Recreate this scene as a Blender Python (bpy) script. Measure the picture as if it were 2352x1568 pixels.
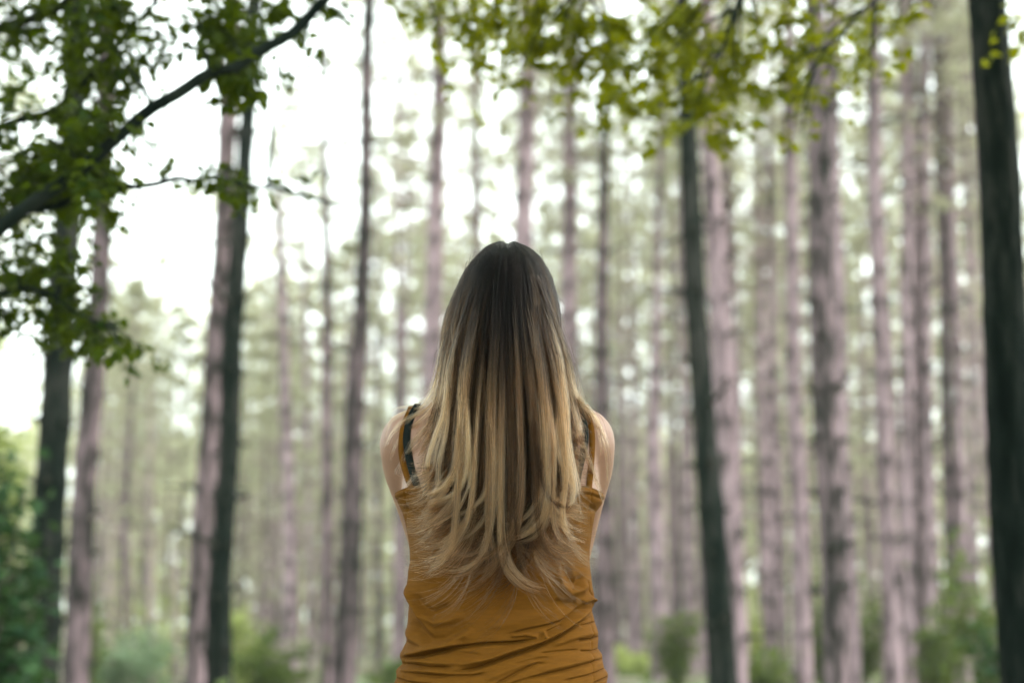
import bpy, bmesh, math, random
import numpy as np
from mathutils import Vector, Matrix, noise as mnoise

for o in list(bpy.data.objects):
    bpy.data.objects.remove(o)
random.seed(7)
rng = np.random.default_rng(7)
R = math.radians
S = bpy.context.scene
COL = S.collection

# ------------------------------------------------------------------ camera
CAMZ, PITCH, LENS = 1.04, R(11.0), 50.0
cam_d = bpy.data.cameras.new('camera')
cam_d.lens = LENS
cam_d.sensor_width = 36.0
cam_d.clip_start = 0.05
cam_d.clip_end = 2000.0
cam_d.dof.use_dof = True
cam_d.dof.focus_distance = 2.30
cam_d.dof.aperture_fstop = 2.2
cam = bpy.data.objects.new('camera', cam_d)
COL.objects.link(cam)
cam.location = (0, 0, CAMZ)
cam.rotation_euler = (R(90) + PITCH, 0, 0)
S.camera = cam

# ------------------------------------------------------------------ sky, sun, exposure
SUN_EL, SUN_ROT = R(38), R(88)          # soft light high on the right
W = bpy.data.worlds.new('World')
S.world = W
W.use_nodes = True
nt = W.node_tree
nt.nodes.clear()
out = nt.nodes.new('ShaderNodeOutputWorld')
bg = nt.nodes.new('ShaderNodeBackground')
sky = nt.nodes.new('ShaderNodeTexSky')
sky.sky_type = 'NISHITA'
sky.sun_disc = False
sky.sun_elevation = SUN_EL
sky.sun_rotation = SUN_ROT
sky.dust_density = 4.0
mixw = nt.nodes.new('ShaderNodeMix')
mixw.data_type = 'RGBA'
mixw.inputs['Factor'].default_value = 0.90      # closed overcast over the clear sky
mixw.inputs['B'].default_value = (11.3, 12.5, 11.9, 1)
nt.links.new(sky.outputs['Color'], mixw.inputs['A'])
nt.links.new(mixw.outputs['Result'], bg.inputs['Color'])
bg.inputs['Strength'].default_value = 0.10
nt.links.new(bg.outputs[0], out.inputs['Surface'])

sun_d = bpy.data.lights.new('sun', 'SUN')
sun_d.energy = 1.5
sun_d.angle = R(35)
sun_d.color = (1.0, 0.96, 0.90)
sun = bpy.data.objects.new('sun', sun_d)
COL.objects.link(sun)
sv = Vector((math.cos(SUN_EL) * math.sin(SUN_ROT), math.cos(SUN_EL) * math.cos(SUN_ROT), math.sin(SUN_EL)))
sun.rotation_euler = sv.to_track_quat('Z', 'Y').to_euler()
sun.location = (20, 0, 30)

S.render.engine = 'CYCLES'
S.cycles.use_denoising = True
try:
    S.cycles.denoiser = 'OPENIMAGEDENOISE'
except Exception:
    pass
S.cycles.max_bounces = 10
S.cycles.diffuse_bounces = 4
S.cycles.transmission_bounces = 10
S.cycles.volume_bounces = 1
S.cycles.transparent_max_bounces = 8
S.cycles.sample_clamp_indirect = 6
S.cycles_curves.shape = 'RIBBONS'
S.view_settings.view_transform = 'Standard'
S.view_settings.look = 'None'
S.view_settings.gamma = 1.0
S.view_settings.use_curve_mapping = False
S.view_settings.exposure = 1.82

# ------------------------------------------------------------------ helpers
F = LENS / 36.0 * 2352          # focal length in the units of a 2352 x 1568 frame
CP, SP = math.cos(PITCH), math.sin(PITCH)


def at(px, py, D):
    """World point seen at (px, py) of a 2352x1568 view, D metres ahead."""
    a, b = (px - 1176) / F, (784 - py) / F
    dx, dy, dz = a, CP - b * SP, SP + b * CP
    k = D / dy
    return Vector((dx * k, D, CAMZ + dz * k))


def gz(x, y):
    """Height of the forest floor."""
    s = -0.016 * max(0.0, y - 4.0)
    s = max(s, -1.7)
    far = min(1.0, max(0.0, (math.hypot(x, y) - 6) / 20))
    return s + far * (0.22 * math.sin(x * 0.21 + 0.5) * math.cos(y * 0.17) + 0.10 * math.sin(x * 0.53 + y * 0.41))


def mesh_np(name, V, Fa, mats, smooth=True, midx=None, cols=None):
    """Fast mesh from arrays: V (n,3), Fa list of index arrays (each (m,k))."""
    if not isinstance(Fa, (list, tuple)):
        Fa = [Fa]
    Fa = [np.asarray(f, dtype=np.int32) for f in Fa if len(f)]
    me = bpy.data.meshes.new(name)
    V = np.asarray(V, dtype=np.float32)
    me.vertices.add(len(V))
    me.vertices.foreach_set('co', V.ravel())
    loops = np.concatenate([f.ravel() for f in Fa])
    tot = np.concatenate([np.full(len(f), f.shape[1], dtype=np.int32) for f in Fa])
    st = np.concatenate([[0], np.cumsum(tot)[:-1]]).astype(np.int32)
    me.loops.add(len(loops))
    me.loops.foreach_set('vertex_index', loops)
    me.polygons.add(len(tot))
    me.polygons.foreach_set('loop_start', st)
    me.polygons.foreach_set('loop_total', tot)
    if midx is not None:
        me.polygons.foreach_set('material_index', np.asarray(midx, dtype=np.int32))
    me.polygons.foreach_set('use_smooth', np.full(len(tot), smooth, dtype=bool))
    if cols is not None:
        ca = me.color_attributes.new('tint', 'FLOAT_COLOR', 'POINT')
        c4 = np.ones((len(V), 4), dtype=np.float32)
        c4[:, :cols.shape[1]] = cols
        ca.data.foreach_set('color', c4.ravel())
    me.update(calc_edges=True)
    me.validate()
    for m in (mats if isinstance(mats, (list, tuple)) else [mats]):
        me.materials.append(m)
    return me


def obj(name, me, parent=None, kind=None):
    o = bpy.data.objects.new(name, me)
    COL.objects.link(o)
    if parent is not None:
        o.parent = parent
    if kind:
        o['kind'] = kind
    return o


def thing(name, loc, label, cat, group=None, rz=0.0):
    o = bpy.data.objects.new(name, None)
    o.empty_display_size = 0.2
    COL.objects.link(o)
    o.location = loc
    o.rotation_euler = (0, 0, rz)
    o['label'] = label
    o['category'] = cat
    if group:
        o['group'] = group
    return o


def ring_faces(nr, ns, closed=True, base=0):
    i = np.arange(nr - 1)[:, None]
    j = np.arange(ns if closed else ns - 1)[None, :]
    j2 = (j + 1) % ns
    return np.stack([base + i * ns + j + 0 * j2, base + i * ns + j2, base + (i + 1) * ns + j2, base + (i + 1) * ns + j], -1).reshape(-1, 4)


def tube(P, rad, ns=8, tip=True):
    """Tube round polyline P with radii; returns V, quads."""
    P = np.asarray(P, float)
    rad = np.asarray(rad, float)
    n = len(P)
    T = np.gradient(P, axis=0)
    T /= np.linalg.norm(T, axis=1)[:, None] + 1e-9
    ref = np.array([0, 0, 1.0]) if abs(T[0, 2]) < 0.9 else np.array([1.0, 0, 0])
    A = np.cross(T, ref)
    A /= np.linalg.norm(A, axis=1)[:, None] + 1e-9
    B = np.cross(T, A)
    th = np.linspace(0, 2 * np.pi, ns, endpoint=False)
    V = P[:, None, :] + rad[:, None, None] * (np.cos(th)[None, :, None] * A[:, None, :] + np.sin(th)[None, :, None] * B[:, None, :])
    return V.reshape(-1, 3), ring_faces(n, ns)


class Bag:
    def __init__(self):
        self.V, self.Q, self.T, self.mq, self.mt, self.n, self.C = [], [], [], [], [], 0, []

    def add(self, V, Q=None, T=None, m=0, c=None):
        V = np.asarray(V, float).reshape(-1, 3)
        if Q is not None and len(Q):
            self.Q.append(np.asarray(Q) + self.n)
            self.mq.append(np.full(len(Q), m))
        if T is not None and len(T):
            self.T.append(np.asarray(T) + self.n)
            self.mt.append(np.full(len(T), m))
        self.V.append(V)
        if c is not None:
            self.C.append(np.broadcast_to(np.asarray(c, float), (len(V), 3)))
        self.n += len(V)

    def mesh(self, name, mats, smooth=True):
        fs, mi = [], []
        if self.Q:
            fs.append(np.concatenate(self.Q)); mi.append(np.concatenate(self.mq))
        if self.T:
            fs.append(np.concatenate(self.T)); mi.append(np.concatenate(self.mt))
        return mesh_np(name, np.concatenate(self.V), fs, mats, smooth, np.concatenate(mi),
                       np.concatenate(self.C) if self.C else None)


# ------------------------------------------------------------------ materials
def mat(name):
    m = bpy.data.materials.new(name)
    m.use_nodes = True
    n = m.node_tree
    b = n.nodes['Principled BSDF']
    return m, n, b


def ramp(n, fac, stops):
    r = n.nodes.new('ShaderNodeValToRGB')
    e = r.color_ramp.elements
    while len(e) < len(stops):
        e.new(0.5)
    for k, (p, c) in enumerate(stops):
        e[k].position = p
        e[k].color = (*c, 1)
    n.links.new(fac, r.inputs[0])
    return r.outputs[0]


def texnoise(n, scale, vec=None, detail=4, rough=0.6):
    t = n.nodes.new('ShaderNodeTexNoise')
    t.inputs['Scale'].default_value = scale
    t.inputs['Detail'].default_value = detail
    t.inputs['Roughness'].default_value = rough
    if vec is not None:
        n.links.new(vec, t.inputs['Vector'])
    return t


def mapping(n, scale, src='Object'):
    tc = n.nodes.new('ShaderNodeTexCoord')
    mp = n.nodes.new('ShaderNodeMapping')
    mp.inputs['Scale'].default_value = scale
    n.links.new(tc.outputs[src], mp.inputs['Vector'])
    return mp.outputs[0]


def bark(name, light, mid, dark, bump=0.6, zs=0.22, sc=16, lo=0.30, hi=0.62):
    m, n, b = mat(name)
    v = mapping(n, (1, 1, zs))
    t = texnoise(n, sc, v, 6, 0.65)
    oi = n.nodes.new('ShaderNodeObjectInfo')
    big = texnoise(n, 7.0, mapping(n, (1, 1, 0.10)), 3, 0.55)
    ad = n.nodes.new('ShaderNodeMath'); ad.operation = 'MULTIPLY_ADD'
    n.links.new(big.outputs[0], ad.inputs[0]); ad.inputs[1].default_value = 0.9
    n.links.new(t.outputs[0], ad.inputs[2])
    su = n.nodes.new('ShaderNodeMath'); su.operation = 'SUBTRACT'
    n.links.new(ad.outputs[0], su.inputs[0]); su.inputs[1].default_value = 0.45
    c = ramp(n, su.outputs[0], [(lo, dark), ((lo + hi) / 2, mid), (hi, light)])
    hs = n.nodes.new('ShaderNodeHueSaturation')
    mr = n.nodes.new('ShaderNodeMapRange')
    mr.inputs['To Min'].default_value = 0.82; mr.inputs['To Max'].default_value = 1.12
    n.links.new(oi.outputs['Random'], mr.inputs['Value'])
    n.links.new(mr.outputs[0], hs.inputs['Value'])
    n.links.new(c, hs.inputs['Color'])
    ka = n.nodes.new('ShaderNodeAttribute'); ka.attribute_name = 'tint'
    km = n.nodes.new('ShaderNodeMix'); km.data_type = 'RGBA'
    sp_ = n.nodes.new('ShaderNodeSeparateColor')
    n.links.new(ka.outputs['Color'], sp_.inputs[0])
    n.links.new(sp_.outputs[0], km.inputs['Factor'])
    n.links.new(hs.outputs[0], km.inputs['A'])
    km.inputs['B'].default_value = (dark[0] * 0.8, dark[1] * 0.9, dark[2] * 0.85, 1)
    n.links.new(km.outputs['Result'], b.inputs['Base Color'])
    b.inputs['Roughness'].default_value = 0.9
    b.inputs['Specular IOR Level'].default_value = 0.04
    bp = n.nodes.new('ShaderNodeBump')
    bp.inputs['Strength'].default_value = bump
    bp.inputs['Distance'].default_value = 0.03
    n.links.new(t.outputs[0], bp.inputs['Height'])
    n.links.new(bp.outputs[0], b.inputs['Normal'])
    return m


def leafmat(name, c1, c2, trans, tcol, spec=0.06):
    m, n, b = mat(name)
    g = n.nodes.new('ShaderNodeNewGeometry')
    oi = n.nodes.new('ShaderNodeObjectInfo')
    ad = n.nodes.new('ShaderNodeMath'); ad.operation = 'ADD'
    n.links.new(g.outputs['Random Per Island'], ad.inputs[0])
    n.links.new(oi.outputs['Random'], ad.inputs[1])
    fr = n.nodes.new('ShaderNodeMath'); fr.operation = 'FRACT'
    n.links.new(ad.outputs[0], fr.inputs[0])
    c = ramp(n, fr.outputs[0], [(0.0, c1), (1.0, c2)])
    n.links.new(c, b.inputs['Base Color'])
    b.inputs['Roughness'].default_value = 0.5
    b.inputs['Specular IOR Level'].default_value = spec
    tr = n.nodes.new('ShaderNodeBsdfTranslucent')
    tr.inputs['Color'].default_value = (*tcol, 1)
    mx = n.nodes.new('ShaderNodeMixShader')
    mx.inputs[0].default_value = trans
    n.links.new(b.outputs[0], mx.inputs[1])
    n.links.new(tr.outputs[0], mx.inputs[2])
    n.links.new(mx.outputs[0], n.nodes['Material Output'].inputs['Surface'])
    return m


M = {}
M['pink'] = bark('red_pine_bark', (0.315, 0.232, 0.258), (0.215, 0.156, 0.174), (0.026, 0.023, 0.022))
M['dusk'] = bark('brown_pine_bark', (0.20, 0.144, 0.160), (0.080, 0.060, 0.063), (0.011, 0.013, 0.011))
M['shade'] = bark('shaded_pine_bark', (0.165, 0.120, 0.133), (0.050, 0.041, 0.042), (0.008, 0.011, 0.009))  # darker copy of the pine bark, trunk shade put into its colour
M['shadowed'] = bark('shadowed_dark_bark', (0.026, 0.026, 0.0235), (0.0065, 0.0105, 0.0085), (0.002, 0.005, 0.004))  # canopy shade on the dark trunks, put into the bark colour
M['black'] = bark('shadow_black_bark', (0.019, 0.021, 0.019), (0.0040, 0.0078, 0.0064), (0.0010, 0.0032, 0.0026), bump=1.0, zs=0.16, sc=34)  # unlit side of the right trunk, its shade put into the bark colour
M['twig'] = bark('twig_bark', (0.32, 0.255, 0.235), (0.22, 0.175, 0.16), (0.09, 0.075, 0.07))
M['limb'] = bark('dark_limb_bark', (0.018, 0.024, 0.021), (0.010, 0.016, 0.014), (0.004, 0.008, 0.007))
M['stub'] = bark('knot_bark', (0.07, 0.06, 0.05), (0.04, 0.038, 0.032), (0.018, 0.020, 0.017))
M['needle'] = leafmat('pine_needles', (0.225, 0.218, 0.150), (0.31, 0.30, 0.215), 0.48, (0.44, 0.445, 0.29))
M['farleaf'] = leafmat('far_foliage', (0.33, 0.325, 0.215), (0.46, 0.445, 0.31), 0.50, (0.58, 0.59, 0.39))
M['leaf_dark'] = leafmat('shade_leaf', (0.006, 0.026, 0.008), (0.040, 0.058, 0.0025), 0.38, (0.095, 0.135, 0.003))
M['leaf_olive'] = leafmat('olive_leaf', (0.036, 0.066, 0.003), (0.105, 0.118, 0.004), 0.48, (0.24, 0.25, 0.003))
M['shrub_dark'] = leafmat('shrub_dark', (0.010, 0.036, 0.019), (0.026, 0.062, 0.020), 0.22, (0.06, 0.11, 0.02))
M['shrub_green'] = leafmat('shrub_green', (0.030, 0.062, 0.020), (0.095, 0.120, 0.032), 0.33, (0.16, 0.21, 0.04))
M['shrub_lime'] = leafmat('shrub_lime', (0.22, 0.26, 0.09), (0.32, 0.35, 0.14), 0.50, (0.44, 0.49, 0.17))
M['shrub_teal'] = leafmat('shrub_teal', (0.09, 0.15, 0.09), (0.20, 0.26, 0.165), 0.40, (0.28, 0.36, 0.20))

# ground material
m, n, b = mat('forest_floor')
v = mapping(n, (1, 1, 1))
t1 = texnoise(n, 0.35, v, 6, 0.6)
t2 = texnoise(n, 9.0, v, 5, 0.7)
ca = ramp(n, t2.outputs[0], [(0.3, (0.06, 0.045, 0.032)), (0.5, (0.125, 0.094, 0.068)), (0.7, (0.21, 0.165, 0.125))])
cb = ramp(n, t2.outputs[0], [(0.3, (0.05, 0.09, 0.03)), (0.7, (0.14, 0.20, 0.07))])
mx = n.nodes.new('ShaderNodeMix'); mx.data_type = 'RGBA'
n.links.new(ramp(n, t1.outputs[0], [(0.45, (0, 0, 0)), (0.6, (1, 1, 1))]), mx.inputs['Factor'])
n.links.new(ca, mx.inputs['A']); n.links.new(cb, mx.inputs['B'])
n.links.new(mx.outputs['Result'], b.inputs['Base Color'])
b.inputs['Roughness'].default_value = 0.95
bp = n.nodes.new('ShaderNodeBump'); bp.inputs['Strength'].default_value = 0.8; bp.inputs['Distance'].default_value = 0.05
n.links.new(t2.outputs[0], bp.inputs['Height']); n.links.new(bp.outputs[0], b.inputs['Normal'])
M['ground'] = m

# ------------------------------------------------------------------ ground and haze
gx = np.concatenate([[-900, -500, -250, -150], np.linspace(-90, 90, 121), [150, 250, 500, 900]])
gy = np.concatenate([[-600, -200, -80, -40], np.linspace(-20, 130, 101), [160, 220, 320, 500, 900]])
GV = np.array([[x, y, gz(x, y)] for y in gy for x in gx])
obj('ground', mesh_np('ground', GV, ring_faces(len(gy), len(gx), False), M['ground']), kind='structure')

HAZE = 0.0005
m = bpy.data.materials.new('haze_air')
m.use_nodes = True
n = m.node_tree
n.nodes.clear()
o_ = n.nodes.new('ShaderNodeOutputMaterial')
pv = n.nodes.new('ShaderNodeVolumePrincipled')
pv.inputs['Color'].default_value = (0.90, 0.97, 0.91, 1)
pv.inputs['Density'].default_value = HAZE
pv.inputs['Anisotropy'].default_value = 0.2
n.links.new(pv.outputs[0], o_.inputs['Volume'])
hx, hy0, hy1, hz0, hz1 = 1000, -700, 1000, -4.5, 30.0
HV = [(-hx, hy0, hz0), (hx, hy0, hz0), (hx, hy1, hz0), (-hx, hy1, hz0), (-hx, hy0, hz1), (hx, hy0, hz1), (hx, hy1, hz1), (-hx, hy1, hz1)]
HQ = [(0, 3, 2, 1), (4, 5, 6, 7), (0, 1, 5, 4), (1, 2, 6, 5), (2, 3, 7, 6), (3, 0, 4, 7)]
USE_HAZE = True
if USE_HAZE:
    obj('haze', mesh_np('haze', HV, np.array(HQ), m, False), kind='stuff')

# ------------------------------------------------------------------ pine crowns shared by the pines
def needle_tufts(bag, P, r, k, size, m=1):
    """k flat needle blades radiating round each of the points P."""
    n_ = len(P)
    d = rng.normal(size=(n_, k, 3)); d[..., 2] = d[..., 2] * 0.7 + 0.25
    d /= np.linalg.norm(d, axis=-1)[..., None]
    side = np.cross(d, rng.normal(size=(n_, k, 3)))
    side /= np.linalg.norm(side, axis=-1)[..., None]
    L = size * rng.uniform(0.6, 1.25, (n_, k, 1))
    w = L * 0.20
    a = P[:, None, :] + rng.normal(size=(n_, k, 3)) * r
    V = np.stack([a - side * w * 0.5, a + side * w * 0.5, a + d * L + side * w * 0.5, a + d * L - side * w * 0.5], 2).reshape(-1, 3)
    bag.add(V, Q=np.arange(len(V)).reshape(-1, 4), m=m)


def crown_mesh(seed, L=8.0, rad=1.9, whorls=15, dead=0.40, tuft=3, blades=5, size=0.19):
    r_ = random.Random(seed)
    bag = Bag()
    for w in range(whorls):
        f = w / (whorls - 1)
        z = f * L
        nb = r_.randint(3, 5)
        a0 = r_.uniform(0, 6.28)
        for k in range(nb):
            a = a0 + k * 6.283 / nb + r_.uniform(-0.4, 0.4)
            env = (1 - max(0, (f - 0.35) / 0.65) ** 1.6 * 0.85) * (0.55 + 0.45 * min(1, f / 0.3))
            ln = rad * env * r_.uniform(0.55, 1.15)
            isdead = f < dead and r_.random() < 0.80
            rise = r_.uniform(-0.25, 0.05) if isdead else r_.uniform(-0.05, 0.45)
            s = np.linspace(0, 1, 5)
            P = np.stack([np.cos(a) * ln * s + 0.08 * np.sin(s * 5 + a), np.sin(a) * ln * s, z + ln * (rise * s - (0.25 if isdead else -0.05) * s * s)], -1)
            V, Q = tube(P, np.linspace(0.022, 0.006, 5), 3)
            bag.add(V, Q=Q, m=0)
            # twigs
            for q in range(4 if isdead else 3):
                s0 = r_.uniform(0.3, 0.95)
                p0 = P[0] + (P[-1] - P[0]) * s0
                a2 = a + r_.choice((-1, 1)) * r_.uniform(0.5, 1.0)
                l2 = ln * 0.35
                P2 = np.stack([p0, p0 + np.array([math.cos(a2), math.sin(a2), r_.uniform(-0.3, 0.2)]) * l2])
                V, Q = tube(P2, [0.009, 0.004], 3)
                bag.add(V, Q=Q, m=0)
                if not isdead:
                    needle_tufts(bag, np.array([P2[1], (P2[0] + P2[1]) / 2]), 0.05, blades, size)
            if not isdead:
                ts = np.array([r_.uniform(0.35, 1.0) for _ in range(tuft)])
                PP = np.stack([np.interp(ts, s, P[:, i]) for i in range(3)], -1) + rng.normal(size=(tuft, 3)) * 0.09
                needle_tufts(bag, PP, 0.05, blades, size)
    return bag.mesh('pine_crown', [M['twig'], M['needle']], True)


CROWNS = [crown_mesh(100 + k) for k in range(5)]
CROWNS_BARE = [crown_mesh(200 + k, dead=0.95, tuft=5) for k in range(2)]


# ------------------------------------------------------------------ trunks
def trunk_mesh(cx, cy, rad, z0, z1, key, sides=16, step=0.25, furrow=0.06, nodes=True, seed=0, stub=1.0):
    """cx(z), cy(z), rad(z) callables relative to the base."""
    r_ = random.Random(seed)
    zs = np.arange(z0, z1 + step, step)
    th = np.linspace(0, 2 * np.pi, sides, endpoint=False)
    V = []
    node_z = []
    z = z0 + r_.uniform(0.6, 1.0)
    while z < z1 - 0.3:
        node_z.append(z)
        z += r_.uniform(0.42, 0.75)
    nz_ = np.array(node_z) if node_z else np.array([1e9])
    ph = rng.uniform(0, 6.28, 8)
    for z in zs:
        rr = rad(z)
        d = np.min(np.abs(nz_ - z))
        if nodes:
            rr *= 1 + 0.10 * math.exp(-(d / 0.09) ** 2)
        fl = 1 + furrow * (np.sin(th * 5 + ph[0] + z * 0.9) * 0.5 + np.sin(th * 8 + ph[1] - z * 1.7) * 0.35 + np.sin(th * 3 + ph[2] + z * 2.3) * 0.5)
        fl += rng.normal(size=sides) * furrow * 0.35
        V.append(np.stack([cx(z) + rr * fl * np.cos(th), cy(z) + rr * fl * np.sin(th), np.full(sides, z)], -1))
    TV = np.concatenate(V)
    knot_shade = np.zeros(len(TV))
    bag = Bag()
    stubs = []
    if nodes:
        for z in node_z:
            k = r_.randint(2, 4)
            a0 = r_.uniform(0, 6.28)
            heavy = r_.uniform(0.5, 1.0)
            for q in range(k):
                a = a0 + q * 6.28 / k + r_.uniform(-0.5, 0.5)
                rr = rad(z)
                ln = rr + r_.uniform(0.03, 0.09) * stub
                if r_.random() < 0.10:
                    ln += r_.uniform(0.1, 0.35) * stub
                zz = z + r_.uniform(-0.03, 0.03)
                base = np.array([cx(zz), cy(zz), zz])
                dr = np.array([math.cos(a), math.sin(a), r_.uniform(-0.1, 0.35)])
                P = np.stack([base + dr * rr * 0.75, base + dr * rr * 1.08, base + dr * ln])
                s0 = min(0.034 * max(1, stub) ** 0.7, rr * 0.40)
                stubs.append((P, s0))
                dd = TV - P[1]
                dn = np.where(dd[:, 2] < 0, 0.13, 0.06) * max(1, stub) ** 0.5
                knot_shade = np.maximum(knot_shade, heavy * np.exp(-((dd[:, 0] ** 2 + dd[:, 1] ** 2) / (rr * 0.75) ** 2 + (dd[:, 2] / dn) ** 2)))  # knots and the shadow under them, both put into vertex colour
    kc = np.stack([knot_shade] * 3, -1)
    cap = np.array([[cx(zs[-1]), cy(zs[-1]), zs[-1] + 0.1]])
    nV = len(TV)
    capT = np.array([[nV - sides + i, nV - sides + (i + 1) % sides, nV] for i in range(sides)])
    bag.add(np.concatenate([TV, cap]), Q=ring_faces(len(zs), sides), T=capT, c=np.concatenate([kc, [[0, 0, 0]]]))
    for P, s0 in stubs:
        Vt, Qt = tube(P, [s0, s0 * 0.72, s0 * 0.34], 6)
        bag.add(Vt, Q=Qt, m=1, c=[0.6, 0.6, 0.6])
    return bag.mesh('trunk', [M[key], M['stub']], True)


def pine_from_view(label, D, pts, key='pink', H=None, group='pines standing in the forest', crown_at=None, name='pine_tree',
                   seed=0, sides=18, branches=(), furrow=0.06, nodes=True, crown=True, stub=1.0, cat='tree'):
    P = [at(px, py, D) for px, py, w in pts]
    rr = [w / 2 / F * D / CP for px, py, w in pts]
    zsrt = sorted(range(len(P)), key=lambda i: P[i].z)
    Z = [P[i].z for i in zsrt]
    X = [P[i].x for i in zsrt]
    Rr = [rr[i] for i in zsrt]
    sl0 = (X[1] - X[0]) / (Z[1] - Z[0]) * 0.8
    sl1 = (X[-1] - X[-2]) / (Z[-1] - Z[-2])
    rs1 = (Rr[-1] - Rr[-2]) / (Z[-1] - Z[-2])
    # base
    zb = gz(X[0], D)
    xb = X[0] + sl0 * (zb - Z[0])
    base = Vector((xb, D, zb))
    if H is None:
        H = 16 + random.Random(seed).uniform(-2, 2)
    stub = stub * 1.35

    def cx(z):
        zz = z + zb
        if zz < Z[0]:
            x = X[0] + sl0 * (zz - Z[0])
        elif zz > Z[-1]:
            x = X[-1] + sl1 * 0.6 * (zz - Z[-1])
        else:
            x = float(np.interp(zz, Z, X))
        return x - xb + 0.012 * math.sin(zz * 1.3 + seed)

    def cy(z):
        return 0.03 * math.sin(z * 0.5 + seed * 2.1)

    def rad(z):
        zz = z + zb
        if zz < Z[0]:
            r = Rr[0] * (1 + 0.05 * (Z[0] - zz)) + 0.05 * math.exp(-max(0, z) / 0.25)
        elif zz > Z[-1]:
            t = (zz - Z[-1]) / max(0.5, H - (Z[-1] - zb))
            r = Rr[-1] * (1 - 0.85 * min(1, t))
        else:
            r = float(np.interp(zz, Z, Rr))
        return max(r, 0.012)
    root = thing(name, base, label, cat, group)
    obj('trunk', trunk_mesh(cx, cy, rad, -0.25, H, key, sides=sides, step=0.10, seed=seed, furrow=furrow, nodes=nodes, stub=stub), root)
    if crown:
        ca = crown_at if crown_at is not None else H * 0.60
        c = obj('crown', CROWNS[seed % len(CROWNS)], root)
        c.location = (cx(ca), 0, ca)
        c.rotation_euler = (0, 0, seed * 1.7)
        sx = 1.0 + 0.25 * math.sin(seed * 3.3)
        c.scale = (sx, sx, (H - ca) / 8.0 * 1.04)
    for (pts2, w0) in branches:      # visible dead side branches
        Pb = [at(px, py, D + dd) - base for px, py, dd in pts2]
        V, Q = tube(np.array(Pb), np.linspace(w0, w0 * 0.35, len(Pb)), 5)
        obj('branch', mesh_np('branch', V, Q, M['twig']), root)
    return root


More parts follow.
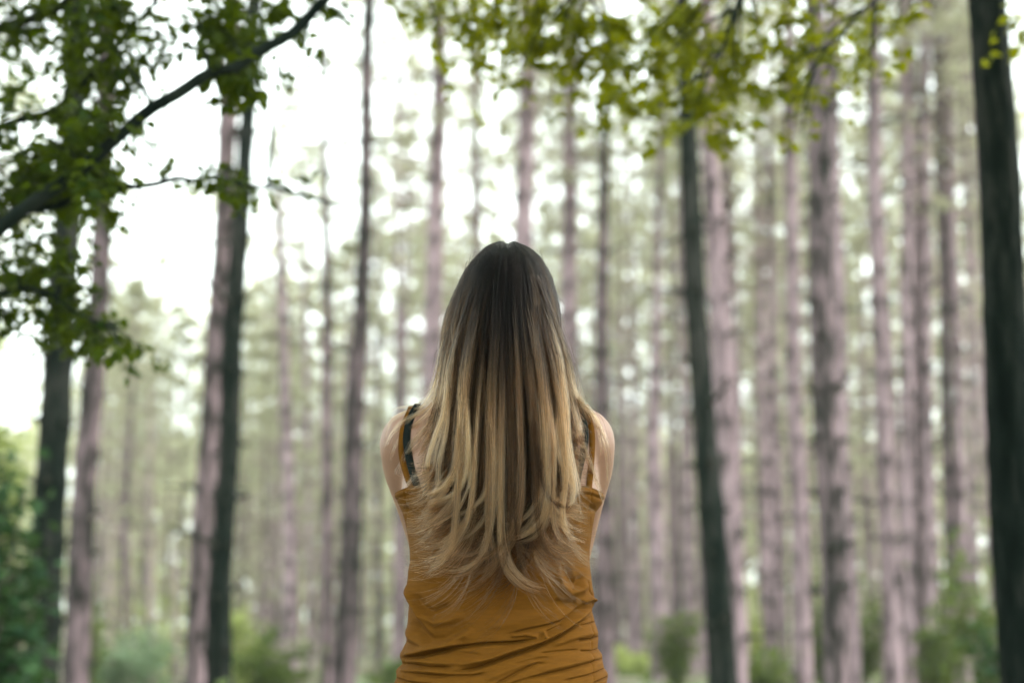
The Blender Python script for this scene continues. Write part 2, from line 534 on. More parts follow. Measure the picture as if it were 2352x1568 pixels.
G_MAIN = 'red pines of the near stand'
sd = 1
TREES = [
    # label, D, [(px, py, w)], bark, extra
    ('dark leaning pine at the left, partly hidden by the dark leafy bough', 12.5, [(176, 100, 54), (156, 525, 62), (127, 1000, 68), (88, 1568, 76)], 'shadowed', {}),
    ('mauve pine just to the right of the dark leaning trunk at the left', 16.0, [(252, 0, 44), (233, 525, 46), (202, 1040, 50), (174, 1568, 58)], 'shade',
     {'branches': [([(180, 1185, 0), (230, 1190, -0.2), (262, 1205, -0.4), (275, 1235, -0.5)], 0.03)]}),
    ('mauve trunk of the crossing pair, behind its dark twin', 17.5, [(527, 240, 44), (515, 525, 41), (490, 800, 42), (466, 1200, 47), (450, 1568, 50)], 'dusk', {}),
    ('dark slightly bent trunk of the crossing pair left of the woman', 14.0, [(582, 0, 36), (574, 230, 36), (555, 525, 40), (532, 800, 47), (524, 1050, 45), (508, 1300, 50), (505, 1568, 56)], 'shadowed', {}),
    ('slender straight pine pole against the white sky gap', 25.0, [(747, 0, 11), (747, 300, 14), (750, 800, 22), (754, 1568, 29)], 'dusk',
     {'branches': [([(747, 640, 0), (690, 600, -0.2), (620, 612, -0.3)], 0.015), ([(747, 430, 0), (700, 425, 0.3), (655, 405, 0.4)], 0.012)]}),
    ('straight thick pine with shaded, streaked bark between the slender pole and the woman', 19.0, [(849, 0, 27), (837, 525, 31), (815, 1000, 42), (790, 1568, 50)], 'shade', {}),
    ('pale pine trunk rising behind the left side of the hair', 24.0, [(1008, 0, 30), (1006, 300, 34), (999, 600, 38), (986, 1000, 42), (972, 1568, 44)], 'pink', {}),
    ('pink pine trunk rising directly above the crown of the head', 22.0, [(1212, 100, 34), (1206, 360, 40), (1202, 700, 44), (1190, 1568, 54)], 'pink', {}),
    ('pink pine trunk just right of the crown of the head', 27.0, [(1316, 100, 28), (1310, 300, 31), (1306, 600, 34), (1300, 1568, 44)], 'pink', {}),
    ('slim mauve pine touching the right shoulder outline', 26.0, [(1390, 200, 12), (1386, 450, 24), (1382, 700, 30), (1384, 1100, 36), (1390, 1568, 48)], 'dusk', {}),
    ('slim pale pine halfway between the woman and the dark trunk to her right', 30.0, [(1518, 300, 13), (1508, 700, 20), (1503, 1050, 32), (1515, 1568, 38)], 'pink', {}),
    ('dark leaning trunk in canopy shade nearest on the right of the woman', 14.0, [(1568, 0, 38), (1578, 300, 42), (1592, 525, 47), (1622, 1047, 52), (1642, 1300, 58), (1662, 1568, 66)], 'shadowed', {}),
    ('broad pink pine half hidden behind the dark leaning trunk right of the woman', 18.5, [(1622, 0, 34), (1634, 480, 40), (1648, 700, 43), (1670, 1047, 44), (1690, 1568, 48)], 'pink', {}),
    ('narrow pale pine immediately right of the broad pink half hidden trunk', 31.0, [(1662, 0, 18), (1668, 480, 22), (1682, 1000, 26), (1706, 1568, 30)], 'pink', {}),
    ('left of two close slim pale pines between dark leaning trunk and big knotted pine', 32.0, [(1742, 300, 16), (1748, 800, 20), (1760, 1300, 24), (1770, 1568, 27)], 'pink', {}),
    ('right of two close slim pale pines between dark leaning trunk and big knotted pine', 30.0, [(1768, 300, 15), (1774, 800, 20), (1784, 1300, 24), (1792, 1568, 27)], 'pink', {}),
    ('mid sized pink pine standing just left of the big knotted pine', 24.0, [(1812, 100, 26), (1818, 525, 31), (1826, 900, 34), (1838, 1300, 40), (1844, 1568, 44)], 'pink', {}),
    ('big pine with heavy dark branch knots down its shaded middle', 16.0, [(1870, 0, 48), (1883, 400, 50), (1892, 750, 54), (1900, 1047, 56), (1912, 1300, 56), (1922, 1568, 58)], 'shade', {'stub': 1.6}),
    ('pink pine overlapped by the right edge of the big knotted pine', 22.0, [(1912, 0, 26), (1918, 500, 30), (1930, 1000, 34), (1958, 1568, 40)], 'pink', {}),
    ('pink knotted pine, first of the tight right hand cluster', 22.0, [(2002, 0, 30), (2014, 500, 34), (2026, 900, 37), (2040, 1250, 40), (2050, 1568, 44)], 'pink', {'stub': 1.3}),
    ('light straight pine in the middle of the tight cluster on the right', 26.0, [(2078, 0, 26), (2082, 300, 28), (2084, 900, 30), (2088, 1568, 33)], 'pink', {}),
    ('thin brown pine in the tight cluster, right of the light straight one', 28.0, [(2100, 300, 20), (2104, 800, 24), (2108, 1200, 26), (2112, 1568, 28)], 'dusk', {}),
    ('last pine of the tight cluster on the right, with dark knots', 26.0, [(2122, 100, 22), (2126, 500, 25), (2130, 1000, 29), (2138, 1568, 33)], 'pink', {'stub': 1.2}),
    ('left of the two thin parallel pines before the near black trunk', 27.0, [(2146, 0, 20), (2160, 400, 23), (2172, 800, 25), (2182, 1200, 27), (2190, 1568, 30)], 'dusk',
     {'stub': 1.2, 'branches': [([(2168, 690, 0), (2150, 650, -0.2), (2142, 590, -0.3), (2138, 520, -0.3)], 0.035)]}),
    ('right of the two thin parallel pines before the near black trunk', 27.0, [(2170, 0, 18), (2184, 400, 20), (2198, 800, 22), (2208, 1200, 25), (2220, 1568, 28)], 'pink', {'stub': 1.2}),
    ('thin pale pine close to the left edge of the near black trunk', 34.0, [(2216, 300, 12), (2232, 900, 16), (2244, 1568, 18)], 'pink', {}),
    ('thin faint pine low beside the left edge of the shirt', 44.0, [(868, 700, 12), (868, 1200, 16), (870, 1568, 18)], 'dusk', {}),
    ('faint pale pine midway between crossing pair and slender pole', 34.0, [(640, 500, 18), (660, 1000, 26), (668, 1568, 30)], 'pink', {}),
    ('faint narrow pine just left of the slender pole', 44.0, [(700, 600, 11), (708, 1100, 15), (714, 1568, 18)], 'pink', {}),
    ('faint pine low at the right edge of the shirt', 40.0, [(1452, 700, 13), (1462, 1200, 18), (1472, 1568, 20)], 'pink', {}),
    ('faint pink pine close left of the dark leaning trunk right of the woman', 36.0, [(1562, 600, 14), (1578, 1200, 22), (1590, 1568, 26)], 'pink', {}),
]
for (label, D, pts, key, ex) in TREES:
    pine_from_view(label, D, pts, key, group=G_MAIN, seed=sd, **ex)
    sd += 1

# four dead saplings at the lower left
for k, (px, D, w, lab) in enumerate([(252, 24, 13, 'dead bare sapling, first of the row right of the mauve pine'),
                                     (299, 27, 13, 'dead bare sapling, second of the row right of the mauve pine'),
                                     (346, 30, 14, 'taller dead sapling, third of the row right of the mauve pine'),
                                     (403, 26, 12, 'dead bare sapling close to the mauve trunk of the crossing pair')]):
    top = (1180, 1230, 900, 1260)[k]
    br = []
    r_ = random.Random(50 + k)
    for q in range(7):
        yy = r_.uniform(top + 30, 1500)
        s = r_.choice((-1, 1)) * r_.uniform(30, 70)
        br.append(([(px, yy, 0), (px + s * 0.5, yy - 6, 0.1), (px + s, yy + r_.uniform(0, 14), 0.2)], 0.012))
    z_top = at(px, top, D).z
    pine_from_view(lab, D, [(px - 3, top, w * 0.4), (px, 1350, w), (px, 1568, w * 1.1)], 'twig', H=z_top - gz(at(px, 1568, D).x, D),
                   group='dead saplings at the lower left', crown=False, name='dead_sapling', seed=300 + k, sides=8, branches=br, stub=0.7)

# ------------------------------------------------------------------ far pines
FAR_BANDS = [
    # px range, number, D range, label
    (-150, 90, 6, (30, 75), 'distant slim pine at the far left edge behind the lime foliage'),
    (200, 470, 16, (34, 85), 'distant slim pine in the gap between the left pines and the crossing pair'),
    (540, 980, 32, (34, 90), 'distant slim pine between the crossing pair and the woman'),
    (980, 1400, 20, (32, 80), 'distant slim pine behind the head and shoulders of the woman'),
    (1400, 1640, 14, (34, 85), 'distant slim pine between the woman and the dark leaning trunk'),
    (1640, 2000, 28, (34, 85), 'distant slim pine behind the big knotted pine'),
    (2000, 2480, 32, (32, 85), 'distant slim pine behind the tight right hand cluster'),
]
trunk_cache = {}
for bi, (x0, x1, num, (d0, d1), lab) in enumerate(FAR_BANDS):
    for k in range(num):
        D = d0 + (d1 - d0) * ((k + random.random()) / num) ** 0.8
        px = random.uniform(x0, x1)
        p = at(px, 1300, D)
        p.z = gz(p.x, D)
        H = random.uniform(17, 23)
        if bi in (1,) or (bi == 2 and px < 800):
            H = min(H, 2.2 + 0.23 * D * random.uniform(0.75, 1.08))
        r0 = random.uniform(0.10, 0.15) * (0.55 + 0.45 * H / 20)
        key = random.choice(('pink', 'pink', 'pink', 'dusk'))
        ci = (random.randrange(6), key)
        if ci not in trunk_cache:
            s_ = ci[0]
            trunk_cache[ci] = trunk_mesh(lambda z, s_=s_: 0.10 * math.sin(z * 0.25 + s_), lambda z: 0.0, lambda z: max(0.02, 1.0 * 0.125 * (1 - 0.85 * max(0, z) / 20)), -0.3, 20, key, sides=9, step=0.6, seed=900 + s_, stub=1.3)
        root = thing('distant_pine', p, lab, 'tree', 'distant pines, ' + lab.split('pine ', 1)[1], random.uniform(0, 6.28))
        tk = obj('trunk', trunk_cache[ci], root)
        tk.scale = (r0 / 0.125, r0 / 0.125, H / 20)
        low = random.uniform(0.12, 0.42)
        c = obj('crown', random.choice(CROWNS + CROWNS[:2] + CROWNS_BARE[:1]), root)
        c.location = (0, 0, H * low)
        c.rotation_euler = (0, 0, random.uniform(0, 6.28))
        sx = random.uniform(0.8, 1.35)
        c.scale = (sx, sx, H * (1 - low) / 8.0 * 1.03)

# far wood closing the view
NQ = 34000
az = rng.uniform(-0.62, 0.62, NQ)
dist = rng.uniform(92, 128, NQ)
px_ = 1176 + np.tan(az) * F
env = np.interp(px_, [-600, 0, 200, 300, 480, 640, 830, 960, 1150, 1500, 1900, 2352, 3000],
                [0.42, 0.40, 0.34, 0.31, 0.31, 0.38, 0.38, 0.38, 0.36, 0.36, 0.40, 0.42, 0.42])
env = env + 0.03 * np.sin(px_ * 0.031) + 0.02 * np.sin(px_ * 0.083 + 1)
lowb = rng.random(NQ) < 0.83
h = np.where(lowb, rng.uniform(0, 1, NQ) ** 0.8 * np.minimum(0.145, env), rng.uniform(0, 1, NQ) * env) * dist - 1.6
ctr = np.stack([np.sin(az) * dist, np.cos(az) * dist, h], -1)
# clump it
cl = rng.integers(0, 900, NQ)
cc = ctr[:900]
sel = rng.random(NQ) < 0.6
ctr[sel] = cc[cl[sel]] + rng.normal(size=(sel.sum(), 3)) * np.array([1.3, 1.3, 0.9])
u = rng.normal(size=(NQ, 3)); u /= np.linalg.norm(u, axis=1)[:, None]
v_ = np.cross(u, rng.normal(size=(NQ, 3))); v_ /= np.linalg.norm(v_, axis=1)[:, None]
sz = rng.uniform(0.25, 0.6, NQ)[:, None]
FV = np.stack([ctr - u * sz - v_ * sz * 0.6, ctr + u * sz - v_ * sz * 0.6, ctr + u * sz + v_ * sz * 0.6, ctr - u * sz + v_ * sz * 0.6], 1).reshape(-1, 3)
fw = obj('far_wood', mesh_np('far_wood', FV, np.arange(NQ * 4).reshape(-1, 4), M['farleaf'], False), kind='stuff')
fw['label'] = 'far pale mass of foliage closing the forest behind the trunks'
fw['category'] = 'wood'


# ------------------------------------------------------------------ shrubs
def leaf_quads(P, size, flat=0.4):
    """Bent leaf shapes (two quads folded on the midrib) at points P."""
    n_ = len(P)
    d = rng.normal(size=(n_, 3)); d[:, 2] *= 0.6
    d /= np.linalg.norm(d, axis=1)[:, None]
    up = rng.normal(size=(n_, 3)) * flat + np.array([0, 0, 1.0])
    s = np.cross(d, up); s /= np.linalg.norm(s, axis=1)[:, None]
    nn = np.cross(s, d)
    L = (size * rng.uniform(0.65, 1.25, n_))[:, None]
    w = L * 0.36
    base, tip = P, P + d * L - nn * L * 0.12
    mid1, mid2 = P + d * L * 0.30 , P + d * L * 0.68
    up1 = nn * w * 0.25
    V = np.stack([base, mid1 + s * w + up1, mid2 + s * w * 0.85 + up1, tip, mid2 - s * w * 0.85 + up1, mid1 - s * w + up1], 1).reshape(-1, 3)
    i = np.arange(n_)[:, None] * 6
    Q = np.concatenate([i + np.array([[0, 1, 2, 3]]), i + np.array([[0, 3, 4, 5]])])
    return V, Q


def shrub(label, px, py_top, halfw, D, key, n_leaf=700, size=0.09, name='shrub', group='leafy shrubs of the undergrowth', py_bot=None, cat='shrub'):
    top = at(px, py_top, D)
    g = gz(top.x, D)
    hw = halfw / F * D / CP
    hgt = max(0.4, top.z - g)
    root = thing(name, (top.x, D, g), label, cat, group)
    bag = Bag()
    pts = []
    ns = max(5, int(n_leaf / 90))
    for k in range(ns):
        a = random.uniform(0, 6.28)
        r = hw * math.sqrt(random.random())
        hh = hgt * random.uniform(0.25, 1.05) * (1 - 0.30 * (r / hw) ** 2)
        e = np.array([math.cos(a) * r, math.sin(a) * r, hh])
        s = np.linspace(0, 1, 6)[:, None]
        P = np.array([0, 0, -0.05]) * (1 - s) + e * s + np.stack([np.sin(s[:, 0] * 3 + k) * 0.06 * hw] * 2 + [s[:, 0] * 0], -1)
        P[:, :2] *= s ** 0.8
        V, Q = tube(P, np.linspace(0.014, 0.004, 6), 4)
        bag.add(V, Q=Q)
        m_ = n_leaf // ns
        tt = rng.uniform(0.18, 1.05, m_) ** 0.7
        pp = np.stack([np.interp(tt, s[:, 0], P[:, i]) for i in range(3)], -1)
        pp += rng.normal(size=(m_, 3)) * np.array([hw * 0.26, hw * 0.26, hgt * 0.09]) * rng.choice([0.5, 1.0], (m_, 1))
        pp[:, 2] = np.maximum(pp[:, 2], 0.05)
        pts.append(pp)
    obj('stem', bag.mesh('stem', [M['twig']]), root)
    V, Q = leaf_quads(np.concatenate(pts), size)
    obj('foliage', mesh_np('foliage', V, Q, M[key], False), root, 'stuff')
    return root


shrub('tall dark green bush filling the lower left corner', 10, 1085, 120, 10.5, 'shrub_dark', 2600, 0.11)
shrub('low dark bush in front of the foot of the dark leaning trunk at the left', 45, 1500, 70, 8.5, 'shrub_dark', 700, 0.09)
shrub('bright lime young tree at the left edge above the dark bush', -5, 800, 75, 24, 'shrub_lime', 2200, 0.22, name='young_tree', cat='tree')
SH = [
    (200, 1330, 30, 22, 'shrub_green', 'small green bush between the two left pines'),
    (265, 1430, 70, 24, 'shrub_teal', 'blue green bush at the foot of the dead saplings'),
    (330, 1440, 55, 30, 'shrub_teal', 'pale teal bush behind the row of dead saplings'),
    (262, 1240, 45, 40, 'shrub_lime', 'pale lime bush seen between the mauve pine and the dead saplings'),
    (375, 1230, 55, 42, 'shrub_lime', 'pale lime bush just left of the crossing pair'),
    (560, 1395, 38, 30, 'shrub_lime', 'bright lime bush close right of the crossing pair'),
    (620, 1450, 55, 24, 'shrub_green', 'mid green bush between the crossing pair and the slender pole'),
    (905, 1500, 26, 34, 'shrub_green', 'small green bush by the left hip of the woman'),
    (1450, 1480, 45, 34, 'shrub_lime', 'yellow green bush by the right hip of the woman'),
    (1552, 1370, 34, 28, 'shrub_green', 'green bush left of the dark leaning trunk right of the woman'),
    (1745, 1440, 50, 23, 'shrub_green', 'green bush right of the dark leaning trunk'),
    (1738, 1300, 36, 38, 'shrub_lime', 'pale lime bush above the green one right of the dark leaning trunk'),
    (1872, 1300, 28, 30, 'shrub_green', 'narrow green bush just left of the big knotted pine'),
    (1985, 1330, 30, 28, 'shrub_green', 'narrow green bush just right of the big knotted pine'),
    (2160, 1400, 30, 25, 'shrub_green', 'green bush behind the two thin parallel pines'),
    (2262, 1180, 70, 18, 'shrub_green', 'tall green bush along the left edge of the near black trunk'),
    (2330, 1420, 60, 15, 'shrub_dark', 'dark bush at the foot of the near black trunk'),
]
for (px, pt, hw, D, key, lab) in SH:
    shrub(lab, px, pt, max(58, hw * 1.7), D, key, 800 if D < 35 else 500, 0.085 + D * 0.002)

# ground cover
NG = 9000
gyv = 9 + 66 * rng.random(NG) ** 1.3
gxv = rng.uniform(-0.5, 0.5, NG) * gyv
keep = (np.sin(gxv * 0.6 + gyv * 0.3) + np.sin(gyv * 0.75 - gxv * 0.2) + rng.normal(size=NG) * 0.6) > 0.1
gxv, gyv = gxv[keep], gyv[keep]
GP = np.array([[x, y, gz(x, y) + abs(random.gauss(0, 0.20))] for x, y in zip(gxv, gyv)])
V, Q = leaf_quads(GP, 0.16)
gc = obj('ground_cover', mesh_np('ground_cover', V, Q, M['shrub_green'], False), kind='stuff')


# ------------------------------------------------------------------ broadleaf boughs
def leaf_proto(key, name):
    """One lobed leaf, about 1 unit long, along +Y, folded on the midrib."""
    out_ = [(0, 0), (0.20, 0.08), (0.42, 0.26), (0.30, 0.40), (0.36, 0.62), (0.18, 0.68), (0, 1.0)]
    V, Fq = [], []
    mid = [(0, 0, 0), (0, 0.33, -0.02), (0, 0.66, -0.03), (0, 1.0, -0.10)]
    V = [list(p) for p in mid]
    for s in (1, -1):
        b0 = len(V)
        for (x, y) in out_[1:-1]:
            V.append([s * x, y, 0.10 * abs(x) / 0.4 - 0.05 * y])
        T = [(0, b0, 1), (b0, b0 + 1, 1), (b0 + 1, b0 + 2, 1), (1, b0 + 2, 2), (b0 + 2, b0 + 3, 2), (b0 + 3, b0 + 4, 2), (2, b0 + 4, 3)]
        Fq += T if s == 1 else [t[::-1] for t in T]
    return np.array(V), np.array(Fq)


LV, LT = leaf_proto(None, None)


def rot_from(d, up):
    y = d / np.linalg.norm(d)
    x = np.cross(y, up); x /= np.linalg.norm(x) + 1e-9
    z = np.cross(x, y)
    return np.stack([x, y, z], 1)


def bough_tree(root, clusters, limbs, key, leaf_size, D0, dspread, single=300, limb_key='limb', dens=1.0):
    """Limbs given as view polylines; every cluster gets a twig and leaves along side shoots."""
    base = np.array(root.location)
    limb_pts = []
    for pts, w0, w1, dd in limbs:
        P = np.array([at(px, py, D0 + dd) for px, py in pts])
        # resample smooth
        t = np.linspace(0, len(P) - 1, len(P) * 5)
        Ps = np.stack([np.interp(t, np.arange(len(P)), P[:, i]) for i in range(3)], -1)
        Ps[1:-1] += rng.normal(size=(len(Ps) - 2, 3)) * np.array([0.012, 0.012, 0.02]) * min(1, w0 / 0.015)
        for _ in range(3):
            Ps[1:-1] = 0.25 * Ps[:-2] + 0.5 * Ps[1:-1] + 0.25 * Ps[2:]
        limb_pts.append(Ps)
        V, Q = tube(Ps - base, np.linspace(w0, w1, len(Ps)), 9)
        obj('branch', mesh_np('branch', V, Q, M[limb_key]), root)
    allp = np.concatenate(limb_pts)
    twigs = Bag()
    leaves = []
    for (px, py, rx, ry, num) in clusters:
        D = D0 + 0.08 + random.gauss(0, dspread)
        c = np.array(at(px, py, D))
        j = np.argmin(np.linalg.norm(allp - c, axis=1) + 0.12 * np.abs(allp[:, 2] - c[2]))
        p0 = allp[j]
        s = np.linspace(0, 1, 7)[:, None]
        sag = np.array([0, 0, 0.10 * np.linalg.norm(c - p0)])
        P = p0 * (1 - s) + c * s + sag * (4 * s * (1 - s)) * 0.6
        V, Q = tube(P - base, np.linspace(0.006, 0.002, 7), 4)
        twigs.add(V, Q=Q)
        rxm, rym = rx / F * D, ry / F * D
        num = int(num * dens)
        nsh = max(2, num // 7)
        for q in range(nsh):
            a = np.array([random.gauss(0, 0.62) * rxm, random.gauss(0, 0.5) * 0.25, random.gauss(0, 0.58) * rym])
            e = c + a + np.array([random.choice((-1, 1)) * rxm * 0.45, random.gauss(0, 0.08), -rym * random.uniform(0, 0.5)])
            st = c + a * 0.6
            P2 = np.stack([st, (st + e) / 2 + np.array([0, 0, 0.01]), e])
            V, Q = tube(P2 - base, [0.0025, 0.002, 0.001], 3)
            twigs.add(V, Q=Q)
            for w in range(max(3, num // nsh)):
                t = random.random()
                p = st * (1 - t) + e * t + np.array([random.gauss(0, 0.018), random.gauss(0, 0.03), random.gauss(0, 0.014)])
                d = (e - st) / (np.linalg.norm(e - st) + 1e-6) + np.array([random.gauss(0, 0.6), random.gauss(0, 0.6), random.gauss(-0.35, 0.35)])
                up = np.array([random.gauss(0, 0.55), random.gauss(-0.25, 0.55), 1.0])
                sz_ = leaf_size * random.uniform(0.6, 1.2)
                leaves.append((p, rot_from(d, up), sz_))
    obj('twig', twigs.mesh('twig', [M['twig'] if limb_key != 'limb' else M['limb']]), root, 'stuff')
    inview = []
    for i, (p, Rm, s_) in enumerate(leaves):
        q = p - np.array([0, 0, CAMZ])
        zc = q[1] * CP + q[2] * SP
        yc = -q[1] * SP + q[2] * CP
        vx, vy = 1176 + q[0] / zc * F, 784 - yc / zc * F
        inview.append((-(s_ / zc) if (0 < vx < 2352 and 0 < vy < 1568) else 1, i))
    inview.sort()
    lm = mesh_np('leaf', LV, LT, M[key], True)
    big = set(i for _, i in inview[:single])
    rest = Bag()
    for i, (p, Rm, s_) in enumerate(leaves):
        if i in big:
            o = obj('leaf', lm, root)
            m4 = Matrix([list(Rm[r] * s_) + [p[r] - base[r]] for r in range(3)] + [[0, 0, 0, 1]])
            o.matrix_local = m4
        else:
            rest.add((LV * s_) @ Rm.T + p - base, T=LT)
    if rest.n:
        obj('foliage', rest.mesh('foliage', [M[key]]), root, 'stuff')
    return len(leaves)


# left tree: trunk just outside the frame on the left
DL = 4.3
rootL = thing('broadleaf_tree', (-2.15, DL + 0.1, gz(-2.15, DL)), 'dark leaved tree reaching in from the left with a diagonal black limb', 'tree')
obj('trunk', trunk_mesh(lambda z: 0.05 * math.sin(z), lambda z: 0.03 * math.sin(z * 1.4), lambda z: 0.11 + 0.05 * math.exp(-max(0, z) / 0.3) - 0.008 * z, -0.25, 9.0, 'shadowed', seed=5, nodes=False), rootL)
limbsL = [
    ([(-480, 900), (-250, 700), (-40, 545), (140, 420), (300, 300), (440, 205), (560, 155), (690, 50), (790, -50), (900, -200)], 0.023, 0.013, -0.42),
    ([(-480, 760), (-200, 600), (0, 510), (140, 478), (270, 432), (380, 402), (470, 420), (590, 436), (720, 458), (800, 470)], 0.018, 0.003, 0.05),
    ([(-480, 200), (-200, 120), (0, 60), (120, 20), (220, -40), (300, -150)], 0.026, 0.010, 0.15),
    ([(-480, 1000), (-300, 850), (-80, 700), (60, 660), (150, 700), (240, 750)], 0.012, 0.003, -0.1),
    ([(-480, 500), (-200, 380), (0, 300), (130, 250), (220, 180), (300, 60), (420, -60)], 0.018, 0.006, 0.1),
]
clL = [(500, 60, 50, 60, 40), (570, 60, 50, 60, 40), (560, 170, 50, 40, 36), (500, 150, 40, 50, 30), (640, 30, 50, 40, 26), (450, 40, 50, 40, 20),
       (110, 60, 40, 70, 50), (150, 200, 40, 60, 40), (240, 90, 40, 60, 40), (100, 420, 70, 50, 60), (220, 350, 50, 50, 50), (160, 300, 50, 60, 40), (30, 280, 50, 60, 30), (40, 620, 50, 60, 34),
       (20, 30, 70, 60, 60), (60, 110, 60, 60, 50), (0, 200, 40, 60, 22), (190, 20, 60, 60, 60), (180, 110, 55, 70, 60), (290, 40, 70, 50, 50), (270, 130, 60, 70, 50),
       (270, 220, 60, 60, 60), (240, 290, 60, 50, 60), (180, 320, 70, 60, 66), (130, 380, 70, 60, 70), (200, 400, 80, 50, 70), (60, 430, 70, 50, 66), (20, 480, 60, 50, 60),
       (130, 460, 60, 40, 50), (240, 440, 60, 30, 30), (350, 160, 60, 40, 18), (430, 100, 70, 60, 24), (400, 30, 80, 40, 34), (520, 30, 60, 50, 44), (560, 110, 60, 50, 50),
       (520, 180, 50, 40, 34), (600, 90, 50, 40, 24), (680, 40, 50, 40, 22), (740, 20, 40, 30, 14), (700, 110, 40, 30, 6), (640, 150, 40, 30, 6), (330, 330, 40, 40, 8), (370, 370, 40, 25, 6), (420, 400, 40, 20, 8),
       (510, 415, 40, 25, 26), (560, 405, 40, 25, 26), (610, 425, 30, 15, 5), (700, 440, 20, 15, 7), 
       (10, 580, 50, 50, 36), (30, 660, 50, 50, 40), (20, 740, 50, 45, 36), (70, 700, 40, 40, 20), (140, 660, 50, 40, 44), (180, 720, 60, 45, 60), (220, 770, 60, 40, 44), (150, 780, 50, 30, 30),
       (270, 780, 40, 30, 12), (320, 800, 40, 15, 8), (285, 830, 20, 16, 5), (90, 270, 40, 40, 14), (60, 330, 60, 40, 20), (110, 560, 40, 40, 20), (250, 490, 40, 30, 20), (160, 590, 40, 50, 22),
       (-60, 100, 60, 90, 60), (-60, 400, 60, 120, 70), (-80, 650, 60, 100, 50), (100, -80, 120, 60, 80), (350, -80, 120, 60, 60), (600, -70, 100, 60, 40)]
nL = bough_tree(rootL, clL, limbsL, 'leaf_dark', 0.041, DL, 0.27, dens=2.3)

# near black tree on the right carrying the olive bough over the picture
DR = 6.0
ptsR = [(2268, 0, 86), (2300, 400, 93), (2322, 1047, 98), (2350, 1568, 106)]
rootR = pine_from_view('rough barked tree, near black in shade, at the right edge carrying the olive leafy bough', DR, ptsR, 'black', H=9.5, group=None, seed=77, sides=40,
                       furrow=0.065, nodes=False, crown=False, name='broadleaf_tree')
limbsR = [
    ([(2255, -260), (2150, -330), (1950, -300), (1700, -220), (1450, -150), (1200, -110), (1000, -90), (880, -80)], 0.035, 0.006, -0.9),
    ([(2255, -420), (2050, -420), (1850, -300), (1750, -150), (1700, 0), (1650, 130), (1600, 240)], 0.011, 0.002, -0.8),
    ([(2250, -180), (2180, -160), (2080, -60), (1960, 40), (1880, 130), (1840, 230)], 0.008, 0.002, -0.8),
    ([(1450, -150), (1350, -60), (1280, 30), (1240, 110)], 0.006, 0.002, -0.9),
    ([(2262, -120), (2330, -60), (2400, 20), (2460, 60)], 0.012, 0.004, -0.5),
]
clR = [(960, 20, 60, 30, 30), (1010, 60, 60, 40, 40), (1020, 140, 20, 35, 14), (1080, 30, 70, 40, 50), (1090, 90, 50, 40, 30), (1160, 60, 60, 50, 55), (1180, 10, 70, 40, 50), (1250, 40, 70, 50, 60),
       (1240, 110, 60, 40, 44), (1150, 170, 40, 22, 14), (1130, 270, 20, 14, 5), (1195, 160, 40, 25, 12), (1310, 60, 70, 50, 60), (1330, 130, 60, 50, 50), (1290, 190, 40, 30, 18), (1260, 265, 18, 16, 5), (1340, 265, 20, 14, 6),
       (1220, 225, 15, 25, 5), (1400, 40, 70, 50, 60), (1410, 120, 60, 50, 50), (1400, 200, 60, 40, 36), (1430, 255, 50, 30, 26), (1480, 280, 50, 25, 20), (1500, 60, 70, 60, 60), (1500, 150, 60, 50, 50), (1490, 220, 50, 35, 30),
       (1570, 40, 60, 60, 66), (1580, 130, 55, 60, 66), (1580, 220, 52, 55, 44), (1590, 290, 48, 45, 30), (1620, 330, 34, 28, 12), (1650, 60, 60, 60, 50), (1660, 150, 50, 50, 36), (1670, 230, 50, 40, 36), (1690, 290, 40, 30, 26),
       (1730, 40, 60, 50, 36), (1750, 120, 50, 50, 26), (1770, 200, 40, 50, 22), (1800, 280, 40, 30, 18), (1830, 60, 60, 60, 44), (1850, 140, 50, 50, 40), (1880, 210, 50, 40, 30), (1900, 50, 60, 50, 44), (1950, 110, 50, 50, 30),
       (1960, 170, 40, 30, 16), (2010, 50, 50, 30, 24), (2060, 70, 40, 14, 18), (1990, 130, 40, 30, 12), (2000, 200, 30, 15, 5), (1840, 330, 15, 12, 3), (1700, 180, 40, 60, 18),
       (2330, 60, 22, 26, 22), (2350, 90, 18, 14, 8), (2380, 40, 30, 40, 20),
       (1100, -60, 120, 40, 50), (1350, -70, 120, 40, 60), (1600, -80, 120, 50, 60), (1850, -70, 120, 50, 60), (2050, -80, 100, 60, 40), (900, -60, 60, 30, 14)]
nR = bough_tree(rootR, clR, limbsR, 'leaf_olive', 0.048, DR - 0.9, 0.30, dens=1.75)


def shade_canopy(root, x0, x1, y0, y1, num, key):
    base = np.array(root.location)
    x = rng.uniform(x0, x1, num); y = rng.uniform(y0, y1, num)
    lo = np.maximum(3.3, 1.04 + np.maximum(y, 0) * math.tan(R(27.5)) + 0.5)
    z = lo + rng.gamma(2.0, 0.9, num)
    P = np.stack([x, y, z], -1)
    c = P[: num // 14]
    k = rng.integers(0, len(c), num)
    P = c[k] + rng.normal(size=(num, 3)) * np.array([0.38, 0.38, 0.16])
    P[:, 2] = np.maximum(P[:, 2], 1.04 + np.maximum(P[:, 1], 0) * math.tan(R(26.5)) + 0.3)
    V, Q = leaf_quads(P - base, 0.13)
    obj('crown', mesh_np('crown', V, Q, M[key], False), root, 'stuff')  # unseen canopy, added above the view to shade the woman and near trunks


shade_canopy(rootL, -5.5, 0.5, -3.0, 6.0, 9000, 'leaf_dark')
shade_canopy(rootR, -0.5, 6.5, -3.0, 6.5, 6500, 'leaf_olive')
print('leaves', nL, nR)
# ------------------------------------------------------------------ the person, seen from behind
PD = 2.40


def zpy(py, D=PD):
    return at(1176, py, D).z


def xpx(px, py, D=PD):
    return at(px, py, D).x


